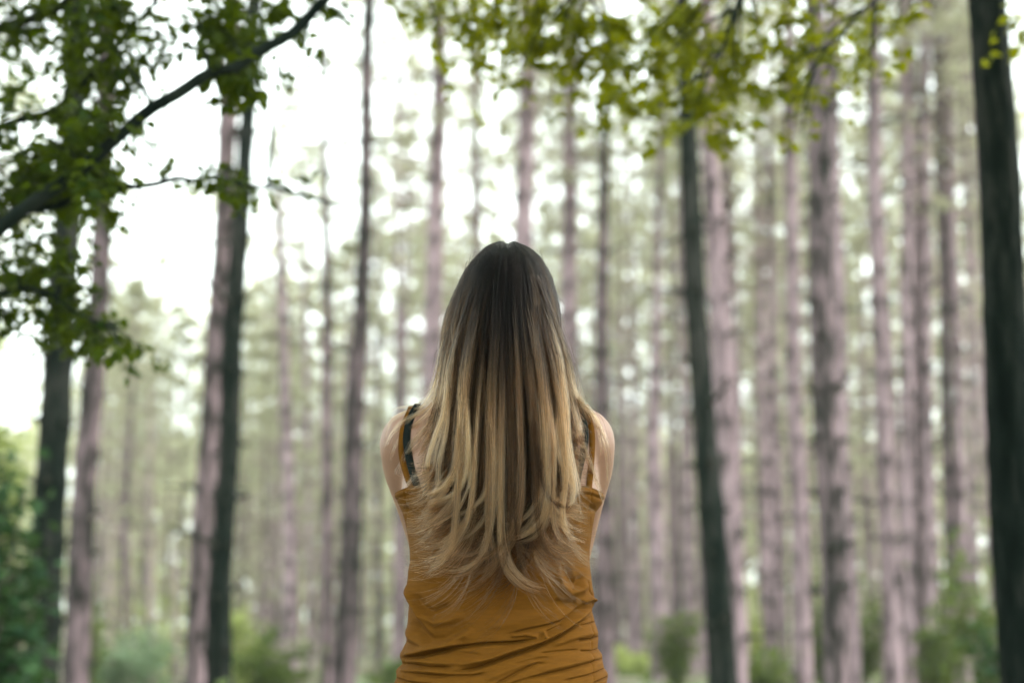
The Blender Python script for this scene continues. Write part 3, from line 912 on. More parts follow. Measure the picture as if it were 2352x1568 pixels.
# skin, cloth and hair materials
m, n, b = mat('skin')
t = texnoise(n, 24, mapping(n, (1, 1, 1)), 5, 0.6)
n.links.new(ramp(n, t.outputs[0], [(0.3, (0.190, 0.098, 0.064)), (0.7, (0.235, 0.128, 0.086))]), b.inputs['Base Color'])
b.inputs['Roughness'].default_value = 0.5
b.inputs['Subsurface Weight'].default_value = 0.15
b.inputs['Subsurface Radius'].default_value = (0.012, 0.005, 0.003)
b.inputs['Subsurface Scale'].default_value = 1.0
bp = n.nodes.new('ShaderNodeBump'); bp.inputs['Strength'].default_value = 0.15; bp.inputs['Distance'].default_value = 0.002
t2 = texnoise(n, 500, mapping(n, (1, 1, 1)), 2, 0.6)
n.links.new(t2.outputs[0], bp.inputs['Height']); n.links.new(bp.outputs[0], b.inputs['Normal'])
M['skin'] = m


def cloth(name, c1, c2, rough=0.85, weave=900):
    m, n, b = mat(name)
    t = texnoise(n, 110, mapping(n, (0.35, 0.35, 2.2)), 6, 0.75)
    n.links.new(ramp(n, t.outputs[0], [(0.3, c1), (0.7, c2)]), b.inputs['Base Color'])
    b.inputs['Roughness'].default_value = rough
    b.inputs['Specular IOR Level'].default_value = 0.08
    b.inputs['Sheen Weight'].default_value = 0.08
    b.inputs['Sheen Roughness'].default_value = 0.5
    b.inputs['Sheen Tint'].default_value = (*c2, 1)
    bp = n.nodes.new('ShaderNodeBump'); bp.inputs['Strength'].default_value = 0.25; bp.inputs['Distance'].default_value = 0.001
    t2 = texnoise(n, weave, mapping(n, (1, 1, 1)), 2, 0.5)
    n.links.new(t2.outputs[0], bp.inputs['Height']); n.links.new(bp.outputs[0], b.inputs['Normal'])
    return m


M['shirt'] = cloth('mustard_jersey', (0.080, 0.031, 0.0026), (0.115, 0.0465, 0.0042))
M['black'] = cloth('black_elastic', (0.0025, 0.005, 0.0045), (0.006, 0.008, 0.007), 0.7)
M['denim'] = cloth('dark_denim', (0.02, 0.03, 0.06), (0.04, 0.055, 0.10))
M['shoe'] = cloth('shoe_canvas', (0.03, 0.03, 0.03), (0.05, 0.05, 0.05))


def sring(xc, yc, z, hw, hd, ns=48, ex=2.3):
    th = np.linspace(0, 2 * np.pi, ns, endpoint=False)
    c, s_ = np.cos(th), np.sin(th)
    return np.stack([xc + hw * np.sign(c) * np.abs(c) ** (2 / ex), yc + hd * np.sign(s_) * np.abs(s_) ** (2 / ex), np.full(ns, z)], -1)


def closed_loft(rings):
    """Closed surface from equal rings, with end caps; returns V, Q, T."""
    ns = len(rings[0])
    V = np.concatenate(rings + [rings[0].mean(0)[None], rings[-1].mean(0)[None]])
    Q = ring_faces(len(rings), ns)
    nv = len(rings) * ns
    i = np.arange(ns)
    T = np.concatenate([np.stack([(i + 1) % ns, i, np.full(ns, nv)], -1),
                        np.stack([(len(rings) - 1) * ns + i, (len(rings) - 1) * ns + (i + 1) % ns, np.full(ns, nv + 1)], -1)])
    return V, Q, T


def capsule(P, rad, ns=20, res=10):
    """Tapered limb along P, smoothly interpolated, with rounded ends."""
    P = np.asarray(P, float); rad = np.asarray(rad, float)
    t = np.arange(len(P))
    tt = np.linspace(0, len(P) - 1, (len(P) - 1) * res + 1)
    Ps = np.stack([np.interp(tt, t, P[:, i]) for i in range(3)], -1)
    Rs = np.interp(tt, t, rad)
    for _ in range(res // 2):
        Ps[1:-1] = 0.25 * Ps[:-2] + 0.5 * Ps[1:-1] + 0.25 * Ps[2:]
        Rs[1:-1] = 0.25 * Rs[:-2] + 0.5 * Rs[1:-1] + 0.25 * Rs[2:]
    d0 = (Ps[0] - Ps[1]) / np.linalg.norm(Ps[0] - Ps[1]); d1 = (Ps[-1] - Ps[-2]) / np.linalg.norm(Ps[-1] - Ps[-2])
    a = np.linspace(0, np.pi / 2, 6)[1:]
    P0 = [Ps[0] + d0 * Rs[0] * math.sin(x) for x in a[::-1]]; R0 = [max(1e-4, Rs[0] * math.cos(x)) for x in a[::-1]]
    P1 = [Ps[-1] + d1 * Rs[-1] * math.sin(x) for x in a]; R1 = [max(1e-4, Rs[-1] * math.cos(x)) for x in a]
    PP = np.concatenate([P0, Ps, P1]); RR = np.concatenate([R0, Rs, R1])
    V, Q = tube(PP, RR, ns)
    return V, Q


# tables in the 2352 x 1568 view: py, left edge, right edge, half depth, y offset
BODY = [(835, 1098, 1222, 0.058, 0.045), (880, 1092, 1228, 0.056, 0.03), (905, 1075, 1240, 0.056, 0.02), (925, 1030, 1290, 0.060, 0.01),
        (945, 975, 1335, 0.068, 0.0), (970, 945, 1358, 0.080, 0.0), (1010, 932, 1368, 0.095, 0.0), (1070, 930, 1372, 0.103, 0.0),
        (1140, 920, 1378, 0.108, 0.005), (1180, 932, 1362, 0.106, 0.008), (1240, 944, 1352, 0.100, 0.012), (1310, 947, 1349, 0.094, 0.016),
        (1400, 944, 1350, 0.090, 0.018), (1480, 938, 1362, 0.096, 0.012), (1560, 922, 1378, 0.108, 0.0), (1650, 908, 1390, 0.118, -0.005), (1740, 905, 1392, 0.118, -0.002), (1820, 915, 1380, 0.112, 0.0), (1900, 930, 1365, 0.10, 0.0)]


def body_at(py):
    ps = [r[0] for r in BODY]
    return [float(np.interp(py, ps, [r[k] for r in BODY])) for k in range(1, 5)]


def body_slim(py):
    xl, xr, hd, yo = body_at(py)
    t = min(1.0, max(0.0, (py - 1150) / 60))
    return [xl + 9 * t, xr - 9 * t, hd - 0.014 * t, yo]


person = thing('person', (xpx(1150, 1000), PD, gz(0, PD)), 'woman seen from behind with long ombre blonde hair in a mustard tank top', 'person')
PB = np.array(person.location)

bm_bag = Bag()
rings = []
for py in np.arange(1900, 834, -6):
    xl, xr, hd, yo = body_slim(py)
    x0, x1 = xpx(xl, py), xpx(xr, py)
    # spine hollow and shoulder blades
    r_ = sring((x0 + x1) / 2, PD + yo, zpy(py), (x1 - x0) / 2, hd, 64, 2.4)
    u = (r_[:, 0] - (x0 + x1) / 2) / ((x1 - x0) / 2)
    back = (r_[:, 1] < PD + yo)
    blade = 0.010 * math.exp(-((py - 1040) / 80) ** 2) * np.exp(-((np.abs(u) - 0.48) / 0.22) ** 2)
    spine = -0.010 * np.exp(-(u / 0.10) ** 2) * np.clip((py - 930) / 60, 0, 1)
    r_[:, 1] -= back * (blade + spine)
    rings.append(r_)
V, Q, T = closed_loft(rings)
bm_bag.add(V, Q=Q, T=T)
# head
hc = np.array([xpx(1158, 720), PD + 0.045, zpy(738)])
hr = []
for k in range(25):
    f = k / 24
    a = -math.pi / 2 + math.pi * f
    zz = math.sin(a) * 0.118
    w = math.cos(a)
    jaw = 1 - 0.22 * max(0, -math.sin(a))
    hr.append(sring(hc[0], hc[1] + 0.012 * max(0, -math.sin(a)), hc[2] + zz, max(0.002, 0.074 * w * jaw), max(0.002, 0.094 * w * (1 - 0.12 * max(0, -math.sin(a)))), 48, 2.1))
V, Q, T = closed_loft(hr)
bm_bag.add(V, Q=Q, T=T)
# face: nose, brow, cheeks, lips, chin, ears
for (dx, dy, dz, r1, dx2, dy2, dz2, r2) in [(0, 0.092, 0.012, 0.009, 0, 0.110, -0.026, 0.014), (-0.03, 0.080, 0.020, 0.012, 0.03, 0.080, 0.020, 0.012), (-0.016, 0.088, -0.058, 0.008, 0.016, 0.088, -0.058, 0.008),
                                            (-0.012, 0.088, -0.067, 0.008, 0.012, 0.088, -0.067, 0.008), (-0.01, 0.080, -0.098, 0.016, 0.01, 0.080, -0.098, 0.016), (-0.04, 0.064, -0.03, 0.022, -0.03, 0.066, -0.045, 0.02), (0.04, 0.064, -0.03, 0.022, 0.03, 0.066, -0.045, 0.02),
                                            (-0.074, 0.0, 0.014, 0.013, -0.071, 0.004, -0.030, 0.009), (0.074, 0.0, 0.014, 0.013, 0.071, 0.004, -0.030, 0.009)]:
    V, Q = capsule(hc + np.array([[dx, dy, dz], [dx2, dy2, dz2]]), [r1, r2], 12, 5)
    bm_bag.add(V, Q=Q)
# arms, folded to the front
for s, sh, el in ((-1, (937, 1008), (1000, 1290)), (1, (1346, 1004), (1306, 1290))):
    shp = np.array(at(sh[0], sh[1], PD + 0.005)); elp = np.array(at(el[0], el[1], PD + 0.17))
    mid = shp * 0.5 + elp * 0.5 + np.array([s * 0.004, 0.0, 0.0])
    q1 = shp * 0.78 + elp * 0.22 + np.array([s * 0.006, 0.004, 0])
    V, Q = capsule([shp - np.array([s * 0.035, 0, -0.012]), shp, q1, mid, elp], [0.044, 0.0505, 0.0485, 0.042, 0.036], 24, 10)
    bm_bag.add(V, Q=Q)
    wr = np.array([PB[0] - s * 0.035, PD + 0.235 + (0.035 if s > 0 else 0), zpy(1140)])
    V, Q = capsule([elp, elp * 0.6 + wr * 0.4 + np.array([0, 0.012, -0.01]), wr], [0.037, 0.035, 0.025], 20, 10)
    bm_bag.add(V, Q=Q)
    # hand: palm, four fingers and a thumb laid round the other arm
    dirw = (wr - elp); dirw /= np.linalg.norm(dirw)
    side = np.cross(dirw, np.array([0, 1.0, 0])); side /= np.linalg.norm(side)
    nrm = np.cross(side, dirw)
    if nrm[1] < 0: nrm = -nrm
    kn = wr + dirw * 0.085
    for q in range(4):
        o_ = side * (q - 1.5) * 0.019
        V, Q = capsule([wr + o_ * 0.6 + dirw * 0.012, kn + o_], [0.014, 0.0125], 12, 5)
        bm_bag.add(V, Q=Q)
        L1 = (0.040, 0.045, 0.042, 0.033)[q]
        f1 = kn + o_ * 1.05 + dirw * L1 * 0.9 - nrm * 0.010
        f2 = f1 + dirw * L1 * 0.5 - nrm * L1 * 0.5
        f3 = f2 + dirw * L1 * 0.1 - nrm * L1 * 0.5
        V, Q = capsule([kn + o_, f1, f2, f3], [0.0100, 0.0090, 0.0082, 0.0072], 12, 5)
        bm_bag.add(V, Q=Q)
    t0 = wr + side * -0.022 + dirw * 0.02
    V, Q = capsule([t0, t0 - side * 0.022 + dirw * 0.028, t0 - side * 0.026 + dirw * 0.058 - nrm * 0.008], [0.014, 0.011, 0.009], 12, 5)
    bm_bag.add(V, Q=Q)
# legs and feet
zg = gz(0, PD)
for s in (-1, 1):
    hx_ = PB[0] + s * 0.088
    P = [(hx_, PD, zpy(1760)), (hx_ + s * 0.004, PD + 0.01, 0.62), (hx_ + s * 0.004, PD + 0.02, 0.47), (hx_, PD - 0.005, 0.33), (hx_ - s * 0.002, PD - 0.005, 0.09 + zg)]
    V, Q = capsule(P, [0.074, 0.068, 0.054, 0.053, 0.036], 24, 10)
    bm_bag.add(V, Q=Q)
    V, Q = capsule([(hx_, PD - 0.03, 0.036 + zg), (hx_ + s * 0.008, PD + 0.07, 0.032 + zg), (hx_ + s * 0.015, PD + 0.15, 0.026 + zg)], [0.034, 0.036, 0.026], 16, 6)
    bm_bag.add(V, Q=Q)

raw = bm_bag.mesh('person_body', M['skin'])
tmp = bpy.data.objects.new('tmp_body', raw)
COL.objects.link(tmp)
rm = tmp.modifiers.new('remesh', 'REMESH'); rm.mode = 'VOXEL'; rm.voxel_size = 0.0055; rm.use_smooth_shade = True
smm = tmp.modifiers.new('smooth', 'SMOOTH'); smm.factor = 0.5; smm.iterations = 6
dg = bpy.context.evaluated_depsgraph_get()
bme = bpy.data.meshes.new_from_object(tmp.evaluated_get(dg))
bpy.data.objects.remove(tmp)
bme.name = 'body'
co = np.empty(len(bme.vertices) * 3, dtype=np.float32)
bme.vertices.foreach_get('co', co)
co = co.reshape(-1, 3) - PB
bme.vertices.foreach_set('co', co.astype(np.float32).ravel())
bme.materials.clear(); bme.materials.append(M['skin'])
bme.polygons.foreach_set('use_smooth', np.ones(len(bme.polygons), dtype=bool))
obj('body', bme, person)
BODYV = co + PB

# trousers and shoes below the frame
bag = Bag()
for s in (-1, 1):
    hx_ = PB[0] + s * 0.088
    P = [(hx_, PD, zpy(1790)), (hx_ + s * 0.004, PD + 0.01, 0.62), (hx_ + s * 0.004, PD + 0.02, 0.47), (hx_, PD - 0.005, 0.33), (hx_ - s * 0.002, PD - 0.005, 0.10 + zg)]
    V, Q = capsule(P, [0.088, 0.082, 0.064, 0.063, 0.050], 28, 10)
    bag.add(V - PB, Q=Q)
rings = []
for py in np.arange(1930, 1700, -10):
    xl, xr, hd, yo = body_at(min(py, 1900))
    x0, x1 = xpx(xl, py), xpx(xr, py)
    rings.append(sring((x0 + x1) / 2, PD + yo, zpy(py), (x1 - x0) / 2 - 0.008, hd - 0.006, 48) - PB)
V, Q, T = closed_loft(rings)
bag.add(V, Q=Q, T=T)
obj('trousers', bag.mesh('trousers', M['denim']), person)
for s in (-1, 1):
    hx_ = PB[0] + s * 0.088
    V, Q = capsule([(hx_, PD - 0.035, 0.045 + zg), (hx_ + s * 0.008, PD + 0.07, 0.042 + zg), (hx_ + s * 0.015, PD + 0.16, 0.036 + zg)], [0.043, 0.045, 0.036], 20, 8)
    V = V - PB
    V[:, 2] = np.maximum(V[:, 2], 0.002)
    obj('shoe', mesh_np('shoe', V, Q, M['shoe']), person)

# ---- tank top with sculpted folds
SL = [(1125, 910), (1137, 909), (1147, 912), (1178, 925), (1204, 932), (1240, 938), (1290, 941), (1368, 938), (1430, 935), (1473, 931), (1485, 925), (1497, 920), (1512, 919), (1523, 923), (1534, 916), (1546, 909), (1567, 909), (1640, 902), (1720, 898), (1800, 904)]
SR = [(1120, 1380), (1140, 1386), (1155, 1382), (1176, 1369), (1209, 1362), (1261, 1355), (1290, 1355), (1330, 1359), (1352, 1363), (1376, 1368), (1390, 1364), (1398, 1359), (1410, 1363), (1440, 1371), (1464, 1375), (1488, 1373), (1496, 1378), (1504, 1382), (1525, 1388), (1545, 1392), (1562, 1394), (1640, 1398), (1720, 1400), (1800, 1390)]
# fold lines: points in a zoomed frame (zx, zy) with px = 882 + .2344 zx, py = 1286 + .2344 zy; amplitude (m), sigma above, sigma below
FOLDS = [
    # deep creases
    ([(215, 955), (300, 945), (420, 925), (600, 878), (800, 832), (1000, 806), (1250, 795), (1500, 768)], -0.0075, 9, 15),
    ([(740, 1065), (900, 1040), (1060, 985), (1250, 915), (1450, 850), (1650, 752), (1850, 632), (1985, 565)], -0.0070, 9, 14),
    ([(1200, 722), (1400, 672), (1560, 640), (1700, 600), (1760, 560), (1890, 455)], -0.0042, 9, 14),
    ([(1560, 700), (1720, 615)], -0.0030, 7, 7),
    ([(225, 1000), (300, 1005), (500, 1030), (720, 1030)], -0.0040, 9, 12),
    ([(300, 1090), (600, 1110), (900, 1105), (1060, 1075)], -0.0042, 10, 14),
    ([(160, 1140), (300, 1175), (600, 1195)], -0.0040, 9, 12),
    ([(1080, 1200), (1300, 1075), (1480, 990), (1580, 990)], -0.0036, 10, 12),
    ([(1150, 1215), (1400, 1125), (1700, 1062), (1960, 1000), (2130, 955)], -0.0036, 10, 12),
    ([(1500, 900), (1700, 880), (1880, 870)], -0.0026, 10, 12),
    ([(1850, 778), (1980, 772), (2090, 745)], -0.0036, 9, 10),
    ([(1870, 880), (1990, 885), (2080, 870)], -0.0036, 9, 10),
    ([(1880, 640), (2060, 605)], -0.0032, 8, 10),
    ([(1700, 1160), (1950, 1110), (2150, 1050)], -0.0030, 9, 10),
    ([(2000, 1185), (2170, 1130)], -0.0036, 8, 10),
    ([(500, 900), (700, 885), (900, 905), (1030, 930)], -0.0022, 14, 14),
    ([(1960, 200), (1985, 300), (2050, 380)], -0.0022, 8, 8),
    ([(1250, 1010), (1420, 960), (1600, 930)], -0.0022, 10, 12),
    # proud ridges
    ([(230, 930), (420, 885), (620, 845), (820, 800)], 0.0065, 26, 12),
    ([(1230, 735), (1380, 722), (1500, 748)], 0.0040, 18, 12),
    ([(760, 1025), (1060, 940), (1300, 855), (1540, 775), (1700, 690), (1880, 560), (2050, 440)], 0.0065, 24, 18),
    ([(1540, 690), (1550, 760)], 0.0040, 14, 14),
    ([(280, 960), (520, 985), (800, 990), (1000, 945)], 0.0032, 20, 18),
    ([(200, 1060), (420, 1060), (700, 1075)], 0.0036, 14, 16),
    ([(1900, 420), (1990, 380), (2055, 400)], 0.0050, 18, 16),
    ([(1000, 1150), (1250, 1040), (1480, 955)], 0.0026, 22, 18),
    ([(1250, 1190), (1560, 1050), (1850, 980), (2110, 925)], 0.0030, 22, 18),
    ([(1600, 830), (1850, 740), (2080, 700)], 0.0030, 24, 20),
    # broad soft folds of the back
    ([(290, 220), (340, 400), (430, 540), (560, 615), (700, 585), (840, 520)], 0.0066, 35, 31),
    ([(345, 330), (420, 450), (530, 520), (620, 470), (700, 440)], -0.0046, 27, 25),
    ([(300, 600), (430, 700), (520, 775), (650, 770), (800, 690), (890, 610)], -0.0051, 35, 27),
    ([(255, 640), (330, 760), (470, 830), (640, 815), (820, 720), (900, 640)], 0.0059, 35, 31),
    ([(270, 0), (300, 300), (420, 560), (540, 740)], 0.0036, 23, 23),
    ([(1690, 130), (1710, 250), (1790, 330), (1900, 290), (1960, 200)], 0.0054, 27, 31),
    ([(1740, 60), (1790, 180), (1850, 240), (1920, 150)], -0.0046, 25, 25),
    ([(1640, 400), (1760, 430), (1860, 410)], -0.0038, 27, 31),
    ([(1000, 660), (1300, 600), (1550, 520), (1750, 470)], 0.0028, 42, 42),
    ([(300, -380), (420, -250), (520, -60), (560, 120)], 0.0038, 27, 27),
    ([(230, -520), (330, -420), (450, -330)], -0.0038, 23, 23),
    ([(2000, -500), (1900, -380), (1800, -200), (1780, -60)], 0.0038, 27, 27),
    ([(2050, -520), (1960, -440), (1880, -300)], -0.0034, 23, 23),
]


def fold_height(px, py):
    zx = (px - 882) / 0.2344
    zy = (py - 1286) / 0.2344
    h = np.zeros_like(zx)
    for pts, A, su_, sd_ in FOLDS:
        pts = np.array(pts, float)
        best = np.full(zx.shape, 1e9); sgn = np.zeros(zx.shape); tt = np.zeros(zx.shape)
        L = np.concatenate([[0], np.cumsum(np.linalg.norm(np.diff(pts, axis=0), axis=1))])
        for k in range(len(pts) - 1):
            a, b_ = pts[k], pts[k + 1]
            d = b_ - a
            l2 = d @ d
            t = np.clip(((zx - a[0]) * d[0] + (zy - a[1]) * d[1]) / l2, 0, 1)
            qx, qy = zx - a[0] - t * d[0], zy - a[1] - t * d[1]
            ds = np.hypot(qx, qy)
            cr = d[0] * qy - d[1] * qx
            w = ds < best
            best = np.where(w, ds, best); sgn = np.where(w, np.sign(cr), sgn)
            tt = np.where(w, (L[k] + t * math.sqrt(l2)) / L[-1], tt)
        flip = 1.0 if pts[-1][0] >= pts[0][0] else -1.0
        sig = np.where(sgn * flip < 0, su_, sd_) * 1.25
        taper = np.clip(np.minimum(tt, 1 - tt) / 0.14, 0.12, 1)
        h += 1.45 * A * taper * np.exp(-(best / sig) ** 2)
    return h


NT, NZ = 900, 330
pys = np.concatenate([np.linspace(1132, 1590, NZ), np.linspace(1595, 1800, 40)])
th = np.linspace(0, 2 * np.pi, NT, endpoint=False) + np.pi / 2     # seam of the grid at the front
cth, sth = np.cos(th), np.sin(th)
SV = []
ex = 2.4
for py in pys:
    xl = float(np.interp(py, *zip(*SL))); xr = float(np.interp(py, *zip(*SR)))
    _, _, hd, yo = body_at(py)
    x0, x1 = xpx(xl, py), xpx(xr, py)
    xx = (x0 + x1) / 2 + (x1 - x0) / 2 * np.sign(cth) * np.abs(cth) ** (2 / ex)
    yy = PD + yo + (hd + 0.009) * np.sign(sth) * np.abs(sth) ** (2 / ex)
    SV.append(np.stack([xx, yy, np.full(NT, zpy(py))], -1))
SV = np.array(SV)
# lower the top edge a little toward the middle of the back, raise toward the arms
pxg = 1176 + SV[..., 0] / (PD / CP) * F
pyg = np.repeat(pys[:, None], NT, 1)
uu = (pxg - 1147) / 235
edge = 4 - 10 * np.exp(-((np.abs(uu) - 0.80) / 0.12) ** 2) + 18 * np.exp(-(uu / 0.5) ** 2)
fall = np.clip(1 - (pyg - 1132) / 60, 0, 1)
dz = -(edge * fall) / F * PD
backw = np.clip(-sth / 0.25, 0, 1)[None, :]
hf = fold_height(pxg, pyg) * (backw ** 0.6)
# creases also run round the sides
uu_ = (pxg - 1147) / 218
low = np.clip((pyg - 1480) / 60, 0, 1)
hf += (1 - backw) * (0.0012 + 0.0018 * np.exp(-((sth[None, :] + 0.1) / 0.3) ** 2)) * np.sin(pyg * 0.16 + 2.5 * np.sin(th * 2)[None, :] + 1.5 * np.sin(pyg * 0.031 + th[None, :] * 3)) * low
nz3 = np.zeros_like(hf)
rn = np.random.default_rng(3)
for k in range(26):
    fx, fy = rn.normal() * 0.020, rn.normal() * 0.045
    nz3 += np.sin(pxg * fx + pyg * fy + rn.uniform(0, 6.28)) * rn.uniform(0.3, 1)
hf += nz3 * 0.00016
# side seams
for us in (-0.93, 0.94):
    hf -= 0.0016 * np.exp(-((uu_ - us - 0.012 * np.sin(pyg * 0.02)) / 0.009) ** 2) * backw
nrm = np.stack([np.broadcast_to(cth * 1.0, hf.shape), np.broadcast_to(sth * 1.6, hf.shape), np.zeros_like(hf)], -1)
nrm /= np.linalg.norm(nrm, axis=-1)[..., None]
SV = SV + nrm * hf[..., None]
SV[..., 2] += dz
shirt_V = SV.copy()
# rolled hem at the top edge
top = SV[0]
inw = nrm[0]
hem = [top - inw * 0.004 + np.array([0, 0, -0.004]), top - inw * 0.003 + np.array([0, 0, 0.001]), top + np.array([0, 0, 0.002]), top + inw * 0.0018 + np.array([0, 0, 0.0005])]
dpy = np.clip((pyg - 1132), 0, 99)[..., None]
SV = SV + nrm * (0.0018 * np.exp(-((dpy - 6) / 5.5) ** 4)) - nrm * (0.0012 * np.exp(-((dpy - 14.5) / 2.2) ** 2))
grid = np.concatenate([np.array(hem), SV], 0)
shirt = obj('tank_top', mesh_np('tank_top', grid.reshape(-1, 3) - PB, ring_faces(len(grid), NT)[:, ::-1], M['shirt']), person)


def back_y(x, z):
    """Most rearward skin y near (x, z)."""
    d = (BODYV[:, 0] - x) ** 2 + (BODYV[:, 2] - z) ** 2
    k = d < 0.008 ** 2
    if not k.any():
        k = d < 0.02 ** 2
    return BODYV[k, 1].min() if k.any() else PD


def top_z(x, y):
    d = (BODYV[:, 0] - x) ** 2 + (BODYV[:, 1] - y) ** 2
    k = (d < 0.009 ** 2) & (BODYV[:, 2] < zpy(840))
    return BODYV[k, 2].max() if k.any() else zpy(940)


def strap(name, pts, width, m, parent, lift=0.003, front_to=None):
    """Flat band lying on the back from view points, over the shoulder and down the front."""
    P = []
    for px, py in pts:
        a = at(px, py, PD)
        y = back_y(a.x, a.z) - lift
        P.append(np.array([at(px, py, y).x, y, at(px, py, y).z]))
    # over the shoulder
    xs = P[-1][0]
    y0 = P[-1][1]
    for y in np.linspace(y0 + 0.012, PD + 0.07, 8):
        P.append(np.array([xs, y, top_z(xs, y) + lift]))
    for z in np.linspace(P[-1][2] - 0.03, zpy(1135), 6):
        k = ((BODYV[:, 0] - xs) ** 2 + (BODYV[:, 2] - z) ** 2 < 0.012 ** 2)
        y = BODYV[k, 1].max() if k.any() else PD + 0.1
        P.append(np.array([xs, min(y, PD + 0.125) + lift, z]))
    P = np.array(P)
    t = np.linspace(0, len(P) - 1, len(P) * 5)
    P = np.stack([np.interp(t, np.arange(len(P)), P[:, i]) for i in range(3)], -1)
    for _ in range(8):
        P[1:-1] = 0.25 * P[:-2] + 0.5 * P[1:-1] + 0.25 * P[2:]
    T_ = np.gradient(P, axis=0); T_ /= np.linalg.norm(T_, axis=1)[:, None]
    side = np.cross(T_, np.array([0, 0.35, 1.0]) * 0 + np.array([0, 1.0, 0.4])); side /= np.linalg.norm(side, axis=1)[:, None]
    for k in range(1, len(side)):
        if side[k] @ side[k - 1] < 0: side[k] *= -1
    nn = np.cross(T_, side)
    h = 0.0012
    ringv = np.stack([P + side * width / 2 * a + nn * h * b_ for a, b_ in ((-1, -0.3), (-0.9, 1), (0.9, 1), (1, -0.3), (0.9, -1), (-0.9, -1))], 1)
    V = ringv.reshape(-1, 3)
    return obj(name, mesh_np(name, V - PB, ring_faces(len(P), 6), m), parent)


strap('strap', [(950, 1128), (940, 1106), (931, 1080), (923, 1045), (922, 1024), (925, 990), (932, 966), (944, 942)], 0.012, M['shirt'], shirt, 0.004)
strap('strap', [(1352, 1126), (1356, 1090), (1360, 1040), (1361, 1000), (1357, 975), (1348, 950)], 0.010, M['shirt'], shirt, 0.004)
strap('bra_strap', [(966, 1140), (955, 1106), (945, 1075), (938, 1044), (933, 1011), (936, 980), (947, 950), (958, 935)], 0.013, M['black'], person, 0.0032)
strap('bra_strap', [(1318, 1140), (1328, 1085), (1338, 1045), (1343, 1024), (1345, 990), (1336, 955), (1328, 938)], 0.012, M['black'], person, 0.0032)
# black band under the top, seen at the arm opening
rings = []
for py in np.linspace(1106, 1200, 10):
    xl, xr, hd, yo = body_at(py)
    x0, x1 = xpx(xl + 8, py), xpx(xr - 8, py)
    rings.append(sring((x0 + x1) / 2, PD + yo, zpy(py) - 0.0, (x1 - x0) / 2 + 0.0015, hd + 0.0035, 96, 2.4) - PB)
obj('bra_band', mesh_np('bra_band', np.concatenate(rings), ring_faces(10, 96), M['black']), person)
for s in (-1, 1):
    V, Q = capsule(hc + np.array([[s * 0.030, 0.076, 0.004], [s * 0.030, 0.0765, 0.004]]), [0.012, 0.012], 16, 3)
    m2 = M.get('eye')
    if m2 is None:
        m2, n2, b2 = mat('eye'); b2.inputs['Base Color'].default_value = (0.5, 0.48, 0.45, 1); b2.inputs['Roughness'].default_value = 0.1; M['eye'] = m2
    eye = obj('eye', mesh_np('eye', V - PB, Q, m2), person)
    V, Q = capsule(hc + np.array([[s * 0.030, 0.0825, 0.004], [s * 0.030, 0.083, 0.004]]), [0.0062, 0.0062], 12, 3)
    obj('iris', mesh_np('iris', V - PB, Q, M['black']), eye)
# ---- hair
HS = [(554, 1146, 1182), (557, 1136, 1190), (560, 1127, 1197), (565, 1117, 1210), (577, 1102, 1228), (589, 1090, 1241), (612, 1072, 1256), (636, 1058, 1268), (659, 1048, 1275), (683, 1036, 1282), (718, 1022, 1288), (759, 1013, 1291),
      (792, 1009, 1298), (826, 1011, 1305), (859, 1009, 1311), (893, 1006, 1323), (927, 998, 1330), (960, 988, 1332), (1000, 982, 1328), (1050, 976, 1328), (1100, 972, 1330), (1150, 970, 1332), (1200, 970, 1335), (1300, 985, 1325), (1400, 1060, 1270)]
YB = [(554, 2.425), (560, 2.40), (574, 2.376), (600, 2.354), (650, 2.336), (720, 2.326), (800, 2.322), (900, 2.312), (960, 2.290), (1050, 2.274), (1150, 2.268), (1300, 2.270), (1420, 2.276)]
YM = [(554, 2.44), (650, 2.445), (800, 2.435), (900, 2.385), (960, 2.345), (1050, 2.315), (1150, 2.305), (1420, 2.30)]


def smooth(x):
    x = np.clip(x, 0, 1)
    return x * x * (3 - 2 * x)


def tab(T, x, k=1):
    a = np.array(T)
    return np.interp(x, a[:, 0], a[:, k])


ZT = np.array([[p, zpy(p)] for p in range(540, 1800, 5)])


def p2z(py):
    return np.interp(py, ZT[:, 0], ZT[:, 1])


def z2p(z):
    return np.interp(-z, -ZT[:, 1], ZT[:, 0])


# map of the rearmost surface (skin and shirt) on an x, z grid
GX0, GZ0, GS = -0.30, 0.85, 0.005
gw, gh = 120, 120
grid_y = np.full((gh, gw), 9.0)
for VV in (BODYV, shirt_V.reshape(-1, 3)):
    ix = ((VV[:, 0] - GX0) / GS).astype(int); iz = ((VV[:, 2] - GZ0) / GS).astype(int)
    k = (ix >= 0) & (ix < gw) & (iz >= 0) & (iz < gh) & (VV[:, 2] < zpy(880))
    np.minimum.at(grid_y, (iz[k], ix[k]), VV[k, 1])
for _ in range(2):      # close pin holes, spread by one cell
    g2 = grid_y.copy()
    for dx in (-1, 0, 1):
        for dz in (-1, 0, 1):
            g2 = np.minimum(g2, np.roll(np.roll(grid_y, dx, 1), dz, 0))
    grid_y = np.where(grid_y > 8, g2, grid_y)


def surf_y(x, z):
    fx = np.clip((x - GX0) / GS - 0.5, 0, gw - 1.001); fz = np.clip((z - GZ0) / GS - 0.5, 0, gh - 1.001)
    ix, iz = fx.astype(int), fz.astype(int)
    a, b_ = fx - ix, fz - iz
    g = np.minimum(grid_y, 2.6)
    return (g[iz, ix] * (1 - a) + g[iz, ix + 1] * a) * (1 - b_) + (g[iz + 1, ix] * (1 - a) + g[iz + 1, ix + 1] * a) * b_


KPX = PD / F * CP        # metres for one view unit at the person, close enough


